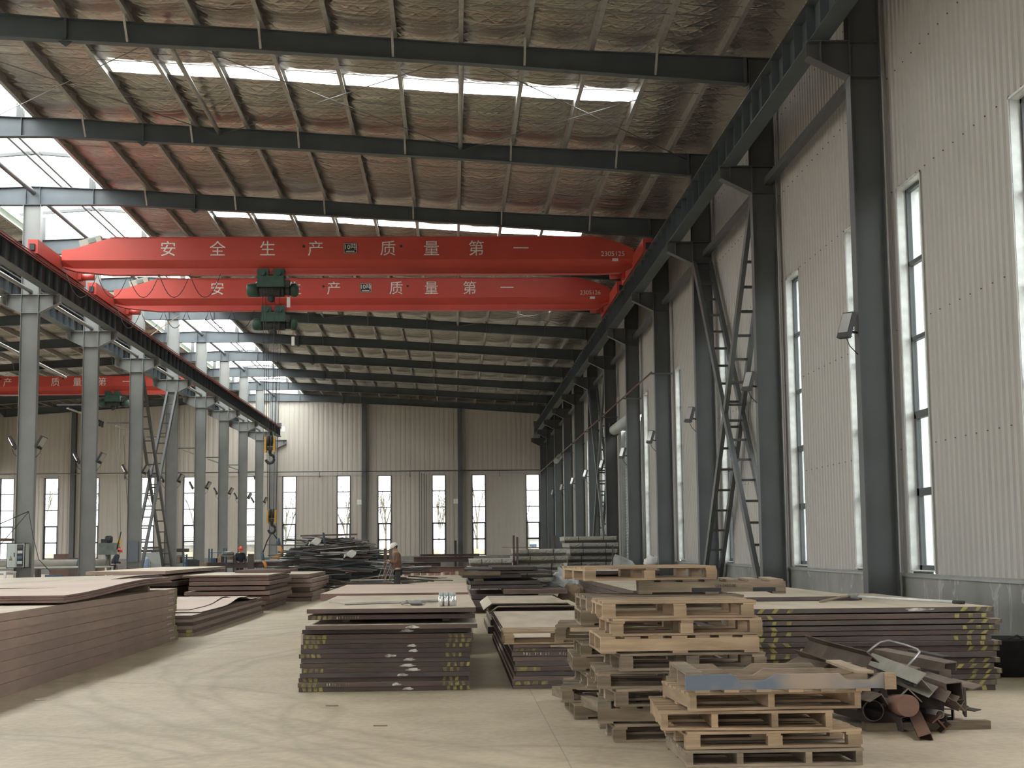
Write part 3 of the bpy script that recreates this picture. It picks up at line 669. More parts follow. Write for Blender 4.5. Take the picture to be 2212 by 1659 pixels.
# ------------------------------------------------------------------ hoists hanging from the girders
def hoist(xc,yc,label,flip=False):
    zb=9.82; t=thing('electric_hoist',label,'hoist',(xc,yc,zb-.66),0,'green electric hoists')
    for sx in (-1,1):
        for sy in (-1,1):
            m=MB(); m.box(xc+sx*.24-.17,xc+sx*.24+.17,yc+sy*.19-.015,yc+sy*.19+.015,zb-.1,zb+.17)
            w=part('trolley_plate',m,GREEN,t,True)
            for d in (-.1,.1):
                m=MB(); m.lathe([(.07,-.03),(.085,-.03),(.07,.03)],(xc+sx*.24+d,yc+sy*.15,zb+.09),14,'y'); subpart('trolley_wheel',m,BLACK,w)
        m=MB(); m.tube((xc+sx*.24,yc-.34,zb+.02),(xc+sx*.24,yc+.24,zb+.02),.085,14); part('trolley_motor',m,GREEN,t,True)
    m=MB(); m.box(xc-.4,xc+.4,yc-.26,yc+.26,zb-.30,zb-.06); m.box(xc-.42,xc+.42,yc-.29,yc+.29,zb-.40,zb-.28); part('frame',m,GREEN,t,True)
    m=MB(); m.tube((xc-.4,yc,zb-.48),(xc+.4,yc,zb-.48),.19,22); d=part('rope_drum',m,BLACK,t,True,label='dark rope drum')
    for i in range(9):
        m=MB(); x=xc-.34+i*.085; m.lathe([(.19,-.012),(.196,0),(.19,.012)],(x,yc,zb-.48),20,'x'); subpart('rope_turn',m,BLACK,d)
    m=MB(); m.lathe([(.15,-.74),(.20,-.70),(.215,-.6),(.215,-.4)],(xc,yc,zb-.46),22,'x'); part('gearbox',m,GREEN,t,True)
    m=MB(); m.lathe([(.16,.4),(.16,.62)],(xc,yc,zb-.47),22,'x'); part('motor',m,BLACK,t,True)
    m=MB(); m.lathe([(.2,.60),(.215,.64),(.215,.74),(.17,.80),(.06,.83)],(xc,yc,zb-.46),22,'x'); part('motor_cover',m,GREEN,t,True)
    m=MB(); m.box(xc+.46,xc+.58,yc-.3,yc-.12,zb-.42,zb-.2); part('terminal_box',m,BLACK,t,True)
    m=MB(); m.lathe([(.02,-.05),(.11,-.05),(.11,.05),(.02,.05)],(xc+.0,yc-.06,zb-.74),20,'y'); part('guide_pulley',m,BLACK,t,True)
    return t
HA=(-5.52,44.7); HB=(-6.28,51.6)
hoist(HA[0],HA[1],'green electric hoist hanging from the nearer crane girder')
hoist(HB[0],HB[1],'green electric hoist hanging from the second crane girder')
hoist(-18.1,79.2,'small green hoist hanging from the left bay crane')
def hook(xc,yc,ztopb,zrope,label,offs=(-.2,-.13,.08,.2)):
    t=thing('hook_block',label,'hook',(xc,yc,ztopb-.75),0,'hanging crane hooks')
    for sg in (-1,1):
        m=MB(); m.poly([(-.11,-.26),(.11,-.26),(.13,-.02),(.1,.2),(-.1,.2),(-.13,-.02)],M(((0,0,1,xc+sg*.13-.03),(1,0,0,yc),(0,1,0,ztopb-.22),(0,0,0,1))),.06); part('side_plate',m,YELLOW,t,True)
        m=MB(); m.lathe([(.05,-.035),(.17,-.035),(.15,0),(.17,.035),(.05,.035)],(xc+sg*.055,yc,ztopb-.14),20,'x'); part('sheave',m,BLACK,t,True)
    m=MB(); m.tube((xc,yc,ztopb-.34),(xc,yc,ztopb-.52),.05); m.box(xc-.14,xc+.14,yc-.05,yc+.05,ztopb-.42,ztopb-.32); part('swivel',m,BLACK,t,True)
    pts=[]
    for i in range(15):
        a=PI/2-i/14*PI*1.45; pts.append((xc+.12*math.cos(a),yc,ztopb-.68+.13*math.sin(a)))
    m=MB(); m.path([(xc,yc,ztopb-.5)]+pts,.042,8); part('hook',m,BLACK,t,True)
    for o in offs:
        m=MB(); m.tube((xc+o*.7,yc,ztopb-.12),(xc+o*1.3,yc,zrope),.009,5); part('wire_rope',m,BLACK,t,True)
    return t
hook(HA[0],HA[1]-.05,4.9,9.2,'yellow and black hook block hanging high in front of the middle columns')
hook(HB[0]-.02,HB[1],2.9,9.2,'yellow and black hook block hanging low near the scrap heap')
# chains with coloured sling hooks under the lower hook
for pts,l,c1 in (([(-6.29,51.6,2.12),(-6.2,51.6,2.0),(-6.12,51.6,1.9)],'orange sling hook under a blue link, hanging near the scrap heap',(-6.08,51.6,1.86)),
               ([(-6.29,51.6,2.12),(-6.45,51.5,1.8),(-6.57,51.4,1.42)],'orange sling hook on a blue link, the lower of the two',(-6.6,51.4,1.36))):
    t=thing('sling_hook',l,'hook',c1,0,'orange sling hooks')
    m=MB(); m.path(pts,.022,6); part('chain',m,BLACK,t,True)
    m=MB(); a=V(c1); m.tube(a+V((0,0,.04)),a+V((.04,0,-.2)),.06,10); part('link',m,BLUE,t,True)
    m=MB(); m.path([a+V((.04,0,-.2)),a+V((.1,0,-.3)),a+V((.14,0,-.42)),a+V((.11,0,-.54)),a+V((0,0,-.58)),a+V((-.09,0,-.52))],.048,8); part('hook',m,ORANGE,t,True)
# pendant controllers and festoon cables
def fest(x0,x1,y,z,n,sag,label):
    m=MB(); pts=[]
    for k in range(n):
        for j in range(10):
            u=j/10; pts.append((x0+(x1-x0)*(k+u)/n,y,z-sag*4*u*(1-u)))
    pts.append((x1,y,z)); m.path(pts,.012,5); solo('festoon_cable',m,BLACK,label,'cable')
fest(-11.6,-7.0,44.32,9.80,5,.72,'cable hanging in loops under the nearer crane girder')
fest(-11.6,-6.9,51.2,9.80,6,.62,'cable hanging in loops under the second crane girder')
for x,y,z0,l in ((-4.98,44.5,9.1,'short hanging control pendant under the nearer hoist'),(-5.6,51.5,8.9,'short hanging control pendant under the second hoist')):
    t=thing('control_pendant',l,'pendant',(x,y,z0-.3),0,'control pendants')
    m=MB(); m.tube((x,y,z0),(x,y,9.5),.01,6); part('cable',m,BLACK,t,True); m=MB(); m.box(x-.05,x+.05,y-.04,y+.04,z0-.3,z0); part('handset',m,WHITE,t,True)
t=thing('hook_block','small orange hook on long ropes hanging in the left bay','hook',(-17.6,79,1.6),0,'hanging crane hooks')
m=MB()
m.tube((-17.66,79,2.1),(-17.95,79,9.2),.012,5); part('wire_rope',m,ROD,t,True); m=MB(); m.tube((-17.54,79,2.1),(-17.75,79,9.2),.012,5); part('wire_rope',m,ROD,t,True)
m=MB(); m.box(-17.7,-17.5,78.9,79.1,1.75,2.15); part('side_plate',m,YELLOW,t,True); m=MB(); m.path([(-17.6,79,1.75),(-17.5,79,1.6),(-17.6,79,1.45),(-17.72,79,1.55)],.05); part('hook',m,BLACK,t,True)
# fallen cardboard strip on the runway beam
m=MB(); m.bar((-12.0,58.1,9.85),(-10.9,58.5,10.75),.34,.03); solo('loose_board',m,CARDB,'pale loose board leaning up on the middle runway beam','board')

# ================================================================== floodlights on the columns
def flood(x,y,z,sg,tilt,label,grp):
    t=thing('floodlight',label,'floodlight',(x,y,z),0,grp)
    T=M.Translation((x+sg*.16,y-.02,z+.06))@M.Rotation(sg*tilt,4,'Y')@M.Rotation(-.3*sg,4,'Z')
    bx=lambda mb,a:mb.add([T@V((p,q,r)) for r in a[4:6] for q in a[2:4] for p in a[0:2]],[(0,2,3,1),(4,5,7,6),(0,1,5,4),(2,6,7,3),(0,4,6,2),(1,3,7,5)])
    m=MB(); bx(m,(-.035,.035,-.15,.15,-.2,.2))
    for i in range(7): bx(m,((-.06,-.035) if sg>0 else (.035,.06))+(-.13,.13,-.17+i*.055,-.155+i*.055))
    part('housing',m,BLACK,t,True)
    m=MB(); bx(m,((.035,.04) if sg>0 else (-.04,-.035))+(-.13,.13,-.12,.18)); part('lens',m,LENS,t,True)
    m=MB(); m.bar((x,y,z-.05),(x+sg*.12,y,z-.03),.05,.03); m.bar((x+sg*.12,y-.02,z-.03),(x+sg*.15,y-.02,z-.08),.16,.03); part('bracket',m,BLACK,t,True)
    m=MB(); m.path([(x+sg*.17,y,z-.12),(x+sg*.12,y,z-.25),(x,y,z-.38)],.008,5); part('cable',m,BLACK,t,True)
for n in range(0,10):
    flood(6.08,YN(n)-.02,4.72,-1,-.28,('floodlight on the nearest right wall column' if n==0 else 'floodlight on the %s right wall column'%ORD[n]),'floodlights on the right wall columns')
for n in range(3,11):
    for sg,x,l in ((-1,-12.92,'left'),(1,-12.40,'right')):
        flood(x,YN(n)-.02,4.68,sg,.5,'floodlight on the %s side of the %s middle column from the left edge'%(l,ORD[n-3]),'floodlights on the middle columns')
for x,l in ((-6.62,'small white lamp box on the end wall left wind post'),(.12,'small white lamp box on the end wall right wind post')):
    m=MB(); m.box(x-.18,x+.18,BY-.4,BY-.2,4.62,4.95); solo('lamp_box',m,WHITE,l,'lamp')
m=MB(); m.tube((6.0,87.0,6.55),(6.3,88.4,6.9),.16,14); solo('duct_end',m,LGREY,'pale round duct end between far right wall columns','duct')

# ================================================================== pipes and cables
m=MB(); m.tube((6.0,44.45,6.75),(6.0,BY-.3,6.75),.028,10)
t=thing('gas_pipe','rusty pipe running along the right wall columns into the far corner','pipe',(6.0,74,6.7)); part('pipe',m,COPPER,t,True)
for n in range(3,11):
    m=MB(); m.bar((5.9,YN(n)-.16,6.69),(6.6,YN(n)-.16,6.69),.05,.05); part('pipe_bracket',m,STEEL,t,True)
t=thing('end_wall_pipe','thin pipe running across the end wall above its windows','pipe',(-12,BY-.5,6.9))
m=MB(); m.tube((-31.9,BY-.52,6.92),(6.0,BY-.52,6.92),.035,8); part('pipe',m,STEEL,t,True)
for x in (-29.5,-22.9,-16,-9.4,-3.1,3.2):
    m=MB(); m.bar((x,BY-.52,6.95),(x,BY-.52,6.5),.04,.04); m.bar((x,BY-.52,6.6),(x,BY-.05,6.6),.04,.04); part('pipe_bracket',m,STEEL,t,True)
for i,x in enumerate((-2.45,-2.3,-2.12,-1.95)):
    m=MB(); m.tube((x,BY-.16,.1),(x,BY-.16,6.9-.08*i),.016,8); solo('riser_pipe',m,STEEL,'%s of four thin riser pipes on the end wall behind the brown beams'%('leftmost','second','third','rightmost')[i] if i in (0,3) else '%s from left of four thin riser pipes on the end wall'%('','second','third')[i],'pipe','riser pipes on the end wall')
t=thing('cable_run','cable tray with cable loops hung along the left side of the middle columns','cable tray',(-13.9,75,6.5))
m=MB(); 
for n in range(4,11): 
    m=MB(); m.bar((-13.75,YN(n)+1.2,6.6),(-13.75,YN(n)+6.6,6.6),.09,.04); part('tray',m,GALVD,t,True)
    m=MB()
    for j in range(3):
        y=YN(n)+5.6+j*.35; m.path([(-13.75,y,6.57),(-13.75,y+.08,6.38),(-13.75,y+.2,6.36),(-13.75,y+.3,6.57)],.03)
    part('cable_loop',m,BLACK,t,True); m=MB(); m.bar((-13.8,YN(n)-.02,6.6),(-12.92,YN(n)-.02,6.6),.05,.05); part('tray_bracket',m,STEEL,t,True)
m=MB(); m.tube((-14.6,40,8.35),(-14.6,56,8.05),.05,8); m.tube((-14.72,40,8.38),(-14.72,56,8.08),.03,8); solo('conduit',m,GALVD,'pair of sloping conduits left of the nearest middle columns','conduit')
m=MB(); m.path([(-13.2,43.9,1.75),(-12.9,43.9,2.1),(-12.42,43.9,2.68)],.012,5); m.path([(-12.42,43.9,2.7),(-12.2,43.6,2.0),(-11.9,43.2,1.3),(-11.5,43,.95)],.012,5)
m.path([(-12.42,43.9,2.7),(-13.2,43.2,2.25),(-14.5,42.5,1.95),(-16,42,1.85)],.014,5); solo('loose_cable',m,BLACK,'loose cables drooping from the nearest middle column','cable')
m=MB(); m.path([(-14.6,66,6.6),(-14.45,66,4.4),(-14.2,66,1.5)],.012,5); solo('drop_cable',m,BLACK,'thin cable dropping beside the third middle column','cable')
# ================================================================== stacks of steel plate
def plate(x0,x1,y0,y1,z0,z1,label,grp,side=None,top=None,marks=(),chalk=(),rot=0,tilt=0,seed=0):
    """flat steel plate; marks: yellow stripes (face, a0, a1) on the front ('f') or right ('r') edge"""
    r=random.Random(seed); m=MB(); hx,hy=(x1-x0)/2,(y1-y0)/2; h=z1-z0
    m.box(-hx,hx,-hy,hy,0,h,top=1)
    for a,b,sk in marks:
        q=.0018
        m.mi=2; u,v=a-hx,b-hx; k=sk*h; k=max(-hx-u+.012,min(k,hx-v-.012))
        j=lambda:r.uniform(-.008,.008); m.add([(u+j(),-hy-q,.002),(v+j(),-hy-q,.002),(v+k+j(),-hy-q,h-.002),(u+k+j(),-hy-q,h-.002)],[(0,1,2,3)])
    for a,b in chalk:
        m.mi=3; n=26; zc=h/2+r.uniform(-.006,.006); pts=[]
        for i in range(n):
            t=2*PI*i/n; e=.82+.14*math.sin(3*t+a*9)+.10*math.sin(5*t+b*17)+r.uniform(-.03,.03); pts.append(((a+b)/2-hx+(b-a)/2*math.cos(t)*e,-hy-.002,zc+h*.38*math.sin(t)*e))
        m.add(pts,[tuple(range(n))])
    m.mi=0
    o=bpy.data.objects.new('steel_plate',m.mesh('steel_plate',[side or RUST,top or DUST,MARK,SMEAR])); COL.objects.link(o)
    o.location=((x0+x1)/2,(y0+y1)/2,z0); o.rotation_euler=(tilt,0,rot)
    return tag(o,label,'steel plate',grp)
def stripes(x0,w,n,gap,sk): return [(x0+i*gap,x0+i*gap+w,sk) for i in range(n)]
# --- central stack, front face at Y = 16.04
rows=[(-1.66,.16,.02),(-1.67,.14,.05),(-1.665,.145,.1),(-1.65,.16,.15),(-1.63,.17,.2),(-1.65,.17,.25),(-1.64,.16,.302),(-1.66,.16,.352),(-1.64,.17,.402),(-1.64,.17,.452),(-1.62,.2,.502),(-1.62,.19,.552),(-1.63,.17,.607),(-1.59,.22,.66),(-1.58,.2,.755),(-1.59,.21,.825)]
rows[0]=(-1.66,.16,.004)
nl=len(rows)
for i,(a,b,z) in enumerate(rows):
    r=random.Random(i); h=.046; L=b-a
    fr={0:0,12:.03,13:-.18,14:.02,15:-.03}.get(i,r.uniform(-.015,.03))
    mk=[]
    if i in (0,1,2,4,7,9,10,11,14): mk+=stripes(.02+r.uniform(0,.03),.034,r.choice((3,4,4)),.058,r.uniform(-.1,.25))
    if i in (0,1,2,4,5,7,9,10,11): mk+=stripes(L-.30+r.uniform(0,.05),.032,r.choice((3,4,4)),.07,r.uniform(-.3,.2))
    ck=[]
    if i in (0,1,3,4,5,6,7,8,9,12,13): c=L*.60+r.uniform(-.14,.12); w=r.uniform(.05,.1); ck=[(c-w,c+w)]
    if i in (1,14): ck+=[(.30+q*.028+r.uniform(0,.01),.306+q*.028+r.uniform(0,.016)) for q in range(9)]
    lab=('topmost dusty steel plate of the central stack, tools lying on it' if i==nl-1 else 'lowest steel plate of the central stack, on the floor' if i==0 else '%s rusty steel plate from the top of the central stack'%ORD[nl-1-i])
    plate(a,b,16.04+fr,20.6+r.uniform(-.1,.1),z,z+h,lab,'plates of the central stack',side=(RUSTD if i in (3,6,8,12) else RUST),marks=mk,chalk=ck,rot=.006*(1 if i>12 else 0),tilt=.0,seed=i)
for k,(x,z) in enumerate(((-1.2,.704),(-.1,.704),(-1.25,.80),(-.05,.80))):
    m=MB(); m.box(x-.04,x+.04,16.6,19.8,z,z+(.05 if z<.75 else .024)); solo('spacer_bar',m,WOODG,'%s wooden spacer between the upper plates of the central stack'%('lower left','lower right','upper left','upper right')[k],'spacer','spacers in the central stack')
# --- stack right behind it
for i,(z0,z1,x0,x1) in enumerate(((.0,.12,-1.85,.16),(.14,.26,-1.8,.2),(.28,.42,-1.85,.18),(.44,.56,-1.8,.2),(.58,.70,-1.86,.16),(.74,.80,-1.82,.24),(.80,.88,-1.9,.19))):
    plate(x0,x1,21.2+(.1 if i<5 else 0),26.5,z0,z1,('top pinkish plate of the stack just behind the central stack' if i==6 else '%s plate from the top of the stack just behind the central stack'%ORD[6-i]),'plates behind the central stack',side=RUSTR if i>4 else RUST,top=DUSTP,seed=40+i)
m=MB(); m.box(-2.25,-1.95,22.0,25.0,.0,.3); solo('steel_block',m,DUSTP,'low pale plate pile on the floor left of the stack behind','plate')
# --- stack R (pallet on its front edge)
zs=[0,.04,.085,.135,.185,.235,.29,.34,.395,.432,.47]
for i in range(10):
    r=random.Random(90+i); L=2.1; mk=[];ck=[]
    if i in (1,4): mk=stripes(.03,.06 if i==1 else .12,4 if i==1 else 2,.095 if i==1 else .125,0)
    if i==8: mk=stripes(.02,.03,4,.06,.4)
    if i in (2,6): ck=[(.60,.78)]
    if i==7: ck=[(.12+q*.03+r.uniform(0,.012),.126+q*.03+r.uniform(0,.018)) for q in range(17)]
    lab='topmost dusty plate of the stack behind the pallets, a pallet on its front end' if i==9 else ('lowest plate of the stack with one pallet on its front end' if i==0 else '%s plate from the top in the stack with one pallet on its front end'%ORD[9-i])
    plate(.63+r.uniform(-.025,.02),2.72,16.08+r.uniform(0,.04),24.7+r.uniform(-.2,.2),zs[i]+.001,zs[i+1]-.004,lab,'plates of the stack right of the centre',side=RUSTD if i in (3,5) else RUST,marks=mk,chalk=ck,seed=70+i)
# --- bent sheets farther back
def bent(fn,nu,nv,t,label,grp=None,side=None,top=None,cat='steel sheet'):
    m=MB(); m.slab(fn,nu,nv,t,top=1); return solo('steel_sheet',m,[side or RUST,top or DUST],label,cat,grp)
for k,(dx,dz,y0,y1) in enumerate(((0,.0,26.2,30.3),(.1,-.045,26.0,29.9))):
    bent(lambda u,v:(.50+dx+1.62*u,y0+(y1-y0)*v,.535+dz-.11*max(0,abs(u-.5)*2-.82)/.18),22,3,.022,('upper' if k==0 else 'lower')+' drooping bent sheet on the low stack behind the plate with the pallet','bent sheets behind the stacks')
for i,(z0,z1) in enumerate(((.0,.12),(.14,.24),(.26,.36),(.37,.44))):
    plate(.58+.05*i,2.3,26.4+.1*i,30.2,z0,z1,('%s plate from the top under the drooping bent sheets'%ORD[3-i]),'plates under the bent sheets',side=RUSTD,seed=100+i)
# --- big right stack
rr=[(.0,.055),(.055,.11),(.115,.165),(.17,.22),(.225,.275),(.28,.33),(.34,.395),(.40,.455),(.46,.505),(.51,.56),(.57,.615),(.62,.665),(.68,.725),(.735,.785),(.80,.85)]
for i,(z0,z1) in enumerate(rr):
    r=random.Random(200+i); x0=3.06+r.uniform(-.03,.05); x1=5.58+r.uniform(-.07,.05); L=x1-x0
    mk=stripes(.02,.05,2 if i%2 else 3,.15,r.choice((-.8,.8,.3)))+ (stripes(L-.42+r.uniform(0,.1),.045,3,.14,r.choice((.9,.9,0))) if i not in (6,) else [])
    ck=[(L-.95,L-.62)] if i==14 else ([(.45+q*.05,.49+q*.05) for q in range(6)] if i==7 else [])
    lab='topmost dusty plate of the large right stack, pry bar lying on it' if i==14 else ('lowest plate of the large right stack behind the scrap pile' if i==0 else '%s plate from the top of the large right stack behind the scrap'%ORD[14-i])
    plate(x0,x1,15.2+r.uniform(-.02,.05),19.7,z0+.002,z1,lab,'plates of the large right stack',side=RUST if i%3==1 else RUSTD,marks=mk,chalk=ck,seed=200+i)  # mostly the dark steel, putting this stack's shade into its edge colour
plate(3.2,4.75,17.3,21.5,.855,.90,'extra plate lying across the far side of the large right stack','plates of the large right stack',side=RUSTD,seed=230)
m=MB(); m.box(4.35,4.52,20.6,20.8,.905,.935); solo('wood_chip',m,BRICK,'small pinkish chip lying on the extra plate at the right','chip')
# --- RR stacks behind the tall pallets
for i in range(6):
    r=random.Random(300+i); plate(3.30+r.uniform(-.05,.1),6.0,27.2+r.uniform(0,.3),40.5,.02+.115*i,.02+.115*i+.10,('top pale plate of the long stack seen between the tall pallets' if i==5 else '%s plate from the top of the long stack seen between the tall pallets'%ORD[5-i]),'plates seen between the tall pallets',side=RUST,seed=300+i)
for i in range(5):
    r=random.Random(320+i); plate(3.62+r.uniform(-.12,.12),6.0,43.0+r.uniform(-.3,.4),53,.04+.165*i,.04+.165*i+.11,('top pale plate of the far right stack behind the bright pallet' if i==4 else '%s plate from the top of the far right stack behind the bright pallet'%ORD[4-i]),'plates of the far right stack',side=RUST,seed=320+i)
# --- mixed dark stack in the middle distance
mid=[(.7,2.2,34.2,38,.0,.14),(.15,2.5,34.6,38.4,.16,.30),(.2,1.9,35,39,.32,.42),(1.15,2.62,34.4,38,.44,.54),(.4,2.1,35.2,39,.55,.62),(.35,2.0,35.4,39.6,.64,.72),(.15,1.55,35.6,39.5,.80,.87),(.6,2.35,35.8,39.6,.89,.94),(.25,1.1,36,40,.96,1.0),(.9,2.0,36,40,.96,1.04)]
for i,(x0,x1,y0,y1,z0,z1) in enumerate(mid):
    plate(x0,x1,y0,y1,z0,z1,'%s of the mixed dark plates piled in the middle distance, counted from the floor'%ORD[i],'mixed dark plates in the middle distance',side=RUST if i in (1,3) else RUSTD,top=RUSTD if i>4 else RUST,rot=random.Random(i).uniform(-.03,.03),seed=400+i)
m=MB(); m.bar((.05,35,.92),(1.05,35.6,.90),.14,.1); solo('timber_end',m,WOODG,'grey timber sticking out left of the mixed dark plates','timber')
m=MB(); m.box(.45,.68,35.42,35.6,.722,.772); solo('wood_block',m,WOODG,'small pale wood block in the gap of the mixed dark plates','block')
# --- left stacks
zz=[0,.135,.25,.365,.48,.59,.69,.785,.875]
for i in range(8):
    r=random.Random(500+i); x1=-4.75+r.uniform(-.02,.02); m=MB(); y0,y1=12.0,25.72+r.uniform(-.12,.16); h=zz[i+1]-zz[i]-.004
    m.box(-7.6,x1,y0,y1,0,h,top=1); m.mi=2; m.box(x1-.09,x1+.003,y1-.16,y1+.004,.006,h-.006)
    m.mi=3
    for q in range(5): y=y1-.35-.09*q; m.add([(x1+.002,y,h*.35),(x1+.002,y+.05,h*.35),(x1+.002,y+.055,h*.5),(x1+.002,y+.01,h*.55)],[(0,1,2,3)])
    m.mi=0; vs=[(a,b,c+zz[i]) for a,b,c in m.v]; m.v=vs
    solo('steel_plate',m,[RUST_LIT,DUST,MARK,CHALK],('top dusty plate of the long left stack nearest the camera' if i==7 else 'lowest plate of the long left stack nearest the camera' if i==0 else '%s plate from the top of the long left stack nearest the camera'%ORD[7-i]),'steel plate','plates of the long left stack')
def arch(x0,x1,y0,y1,z,rise,pw=2):
    return lambda u,v:(x0+(x1-x0)*u,y0+(y1-y0)*v,z+rise*math.sin(min(1,v*1.05)*PI*.62)**pw*(0.35+.65*u))
for k in range(3):
    bent(arch(-7.4-.05*k,-4.67-.015*k,18.1+.04*k,24.9-.06*k,.925+.03*k,.10),6,16,.024,'%s bent pinkish sheet on the long left stack, arching up at its far end'%('lowest','middle','topmost')[k],'bent sheets on the long left stack',side=RUSTR,top=DUSTP)
for k in range(2):
    bent(arch(-8.2,-5.35-.05*k,20.5,27.6-.1*k,.995+.028*k,.07),6,14,.022,'%s pale sheet lying behind the bent sheets on the long left stack'%('lower','upper')[k],'pale sheets on the long left stack',side=RUSTD)
m=MB(); m.box(-5.6,-4.78,23.5,23.65,.88,.96); solo('spacer_bar',m,WOODG,'wooden spacer propping the bent sheets on the left stack','spacer')
for i in range(6):
    r=random.Random(530+i); x1=-4.62+r.uniform(-.02,.02); a=.062*i
    plate(-7.2,x1,26.6+r.uniform(0,.08),36.2+r.uniform(-.2,.1),a+.002,a+.060,('top plate of the low left stack behind the long stack' if i==5 else '%s plate from the top of the low left stack behind the long stack'%ORD[5-i]),'plates of the low left stack',marks=[(2.45,2.56,0)] if i in (0,1) else (),side=RUST if i%2 else RUST_LIT,top=DUSTP,seed=530+i)
for k in range(2):
    bent(lambda u,v,k=k:(-7.0+2.36*u-.35*k,27.6+8.0*v+.8*k,.392+.014*k+.11*math.exp(-((v-.62+.1*k)/.16)**2)*u),4,26,.01,'%s wavy thin sheet on the low left stack'%('front','rear')[k],'wavy sheets on the low left stack',top=DUSTP)
L3=[(.0,.13),(.15,.26),(.27,.37),(.40,.49),(.52,.61),(.64,.73),(.745,.83),(.84,.89)]
for i,(z0,z1) in enumerate(L3):
    r=random.Random(560+i); plate(-6.62+r.uniform(-.2,.05),-4.66+r.uniform(-.08,.1),37.3+r.uniform(-.2,.3),42.4+r.uniform(-.3,.3),z0+.004,z1,('top plate of the gapped brown stack left of the aisle' if i==7 else '%s plate from the top of the gapped brown stack left of the aisle'%ORD[7-i]),'plates of the gapped brown stack',side=RUSTR,top=DUST,seed=560+i)
plate(-6.0,-4.6,41,44,.90,.96,'short brown plate lying on the rear of the gapped brown stack','plates of the gapped brown stack',side=RUSTR,top=RUST,seed=570)
for i in range(6):
    r=random.Random(580+i); plate(-6.3,-4.2+r.uniform(-.12,.1),44.2+r.uniform(-.2,.2),50,.135*i+.003,.135*i+.115,'%s plate from the floor of the stack beside the scrap heap'%ORD[i],'plates beside the scrap heap',side=RUST_LIT,seed=580+i)
for i,(x0,x1,z0,z1,y0) in enumerate(((-8.6,-7.0,.0,.2,38),(-8.7,-6.9,.22,.40,38),(-8.75,-6.95,.42,.60,37.6),(-8.8,-6.9,.64,.76,37.2),(-8.9,-6.95,.80,.90,36.6),(-8.85,-6.95,.95,1.03,36.2))):
    plate(x0,x1,y0,45.6,z0,z1,('top plate of the stack before the red-helmeted workers' if i==5 else '%s plate from the top of the stack before the red-helmeted workers'%ORD[5-i]),'plates before the workers',side=RUST if i<4 else RUST_LIT,seed=600+i)
# --- brown beams lying by the end wall
for i,(x0,x1,y,z0,z1) in enumerate(((-4.2,-1.6,95,.0,.34),(-1.6,1.7,95,.0,.36),(-3.7,-.9,95.3,.36,.62),(-2.6,1.2,95.2,.64,.98),(-2.2,1.6,95.5,1.0,1.16))):
    m=MB(); m.isec((x0,y,(z0+z1)/2),(x1,y,(z0+z1)/2),z1-z0-.01,.3,.03,.02); solo('steel_girder',m,RUSTR if i==1 else RUST,'%s brown girder lying by the end wall, counted from the floor'%ORD[i],'girder','brown girders by the end wall')
r=random.Random(3)
for i in range(16):
    x=-3.6+i*.42+r.uniform(-.1,.1); y=84+r.uniform(-.8,.8); a=r.uniform(.1,.22); m=MB(); m.bar((x,y,a/2),(x+a*1.6,y+r.uniform(-.2,.2),a/2+.02),a,a); solo('rubble_piece',m,BRICK,'pinkish rubble lump strewn on the far aisle floor','rubble','pinkish rubble on the far aisle floor')
# ------------------------------------------------------------------ things on the plates
r=random.Random(5)
for i in range(6):
    x=-.155+.058*(i%3)+(0 if i<3 else .028); y=16.40+(0 if i<3 else .062)
    t=thing('spray_can','silver spray can in the pack of six on the central stack','spray can',(x,y,.8715),0,'spray cans on the central stack')
    m=MB(); m.lathe([(.025,0),(.027,.003),(.027,.105),(.022,.115)],(0,0,0),16); part('body',m,SILVER,t)
    m=MB(); m.lathe([(.02,.115),(.021,.118),(.021,.145),(.016,.152)],(0,0,0),14); part('cap',m,LGREY,t)
m=MB(); m.tube((-1.25,17.05,.886),(-.15,17.75,.886),.014,8); m.bar((-1.25,17.05,.886),(-1.42,17.0,.905),.03,.012); solo('crowbar',m,GALVD,'long steel crowbar lying across the top of the central stack','crowbar')
t=thing('work_glove','crumpled grey work glove lying beside the crowbar','glove',(-.38,16.75,.872))
m=MB(); m.grid(lambda u,v:(-.06+.14*(v-.5)*2*.5+.11*(u-.5),.08*math.cos(2*PI*u),.03+.028*math.sin(2*PI*u)+.006*noise.noise((u*6,v*6,1))),16,8); part('palm',m,TARP,t)
for k in range(5):
    m=MB(); a=-.5+.25*k; m.path([(-.1,-.03+.015*k,.03),(-.16-.02*math.cos(a),-.05+.03*k,.035),(-.21,-.07+.035*k,.02)],.014,7); part('finger',m,TARP,t)
t=thing('pry_bar','steel pry bar with a curved tip lying on the large right stack','pry bar',(4.7,17,.852))
m=MB(); m.tube((4.62,17.3,.90),(5.42,15.85,.872),.016,10); part('shaft',m,GALV,t,True)
m=MB(); m.path([(4.62,17.3,.90),(4.48,17.2,.895),(4.3,17.0,.878),(4.12,16.75,.862)],.014,8); part('tip',m,WOODG,t,True)
m=MB(); m.tube((4.60,17.32,.90),(4.68,17.2,.898),.028,10); part('collar',m,TARP,t,True)
m=MB(); m.tube((5.37,15.94,.873),(5.44,15.81,.871),.02,10); part('grip',m,BLACK,t,True)

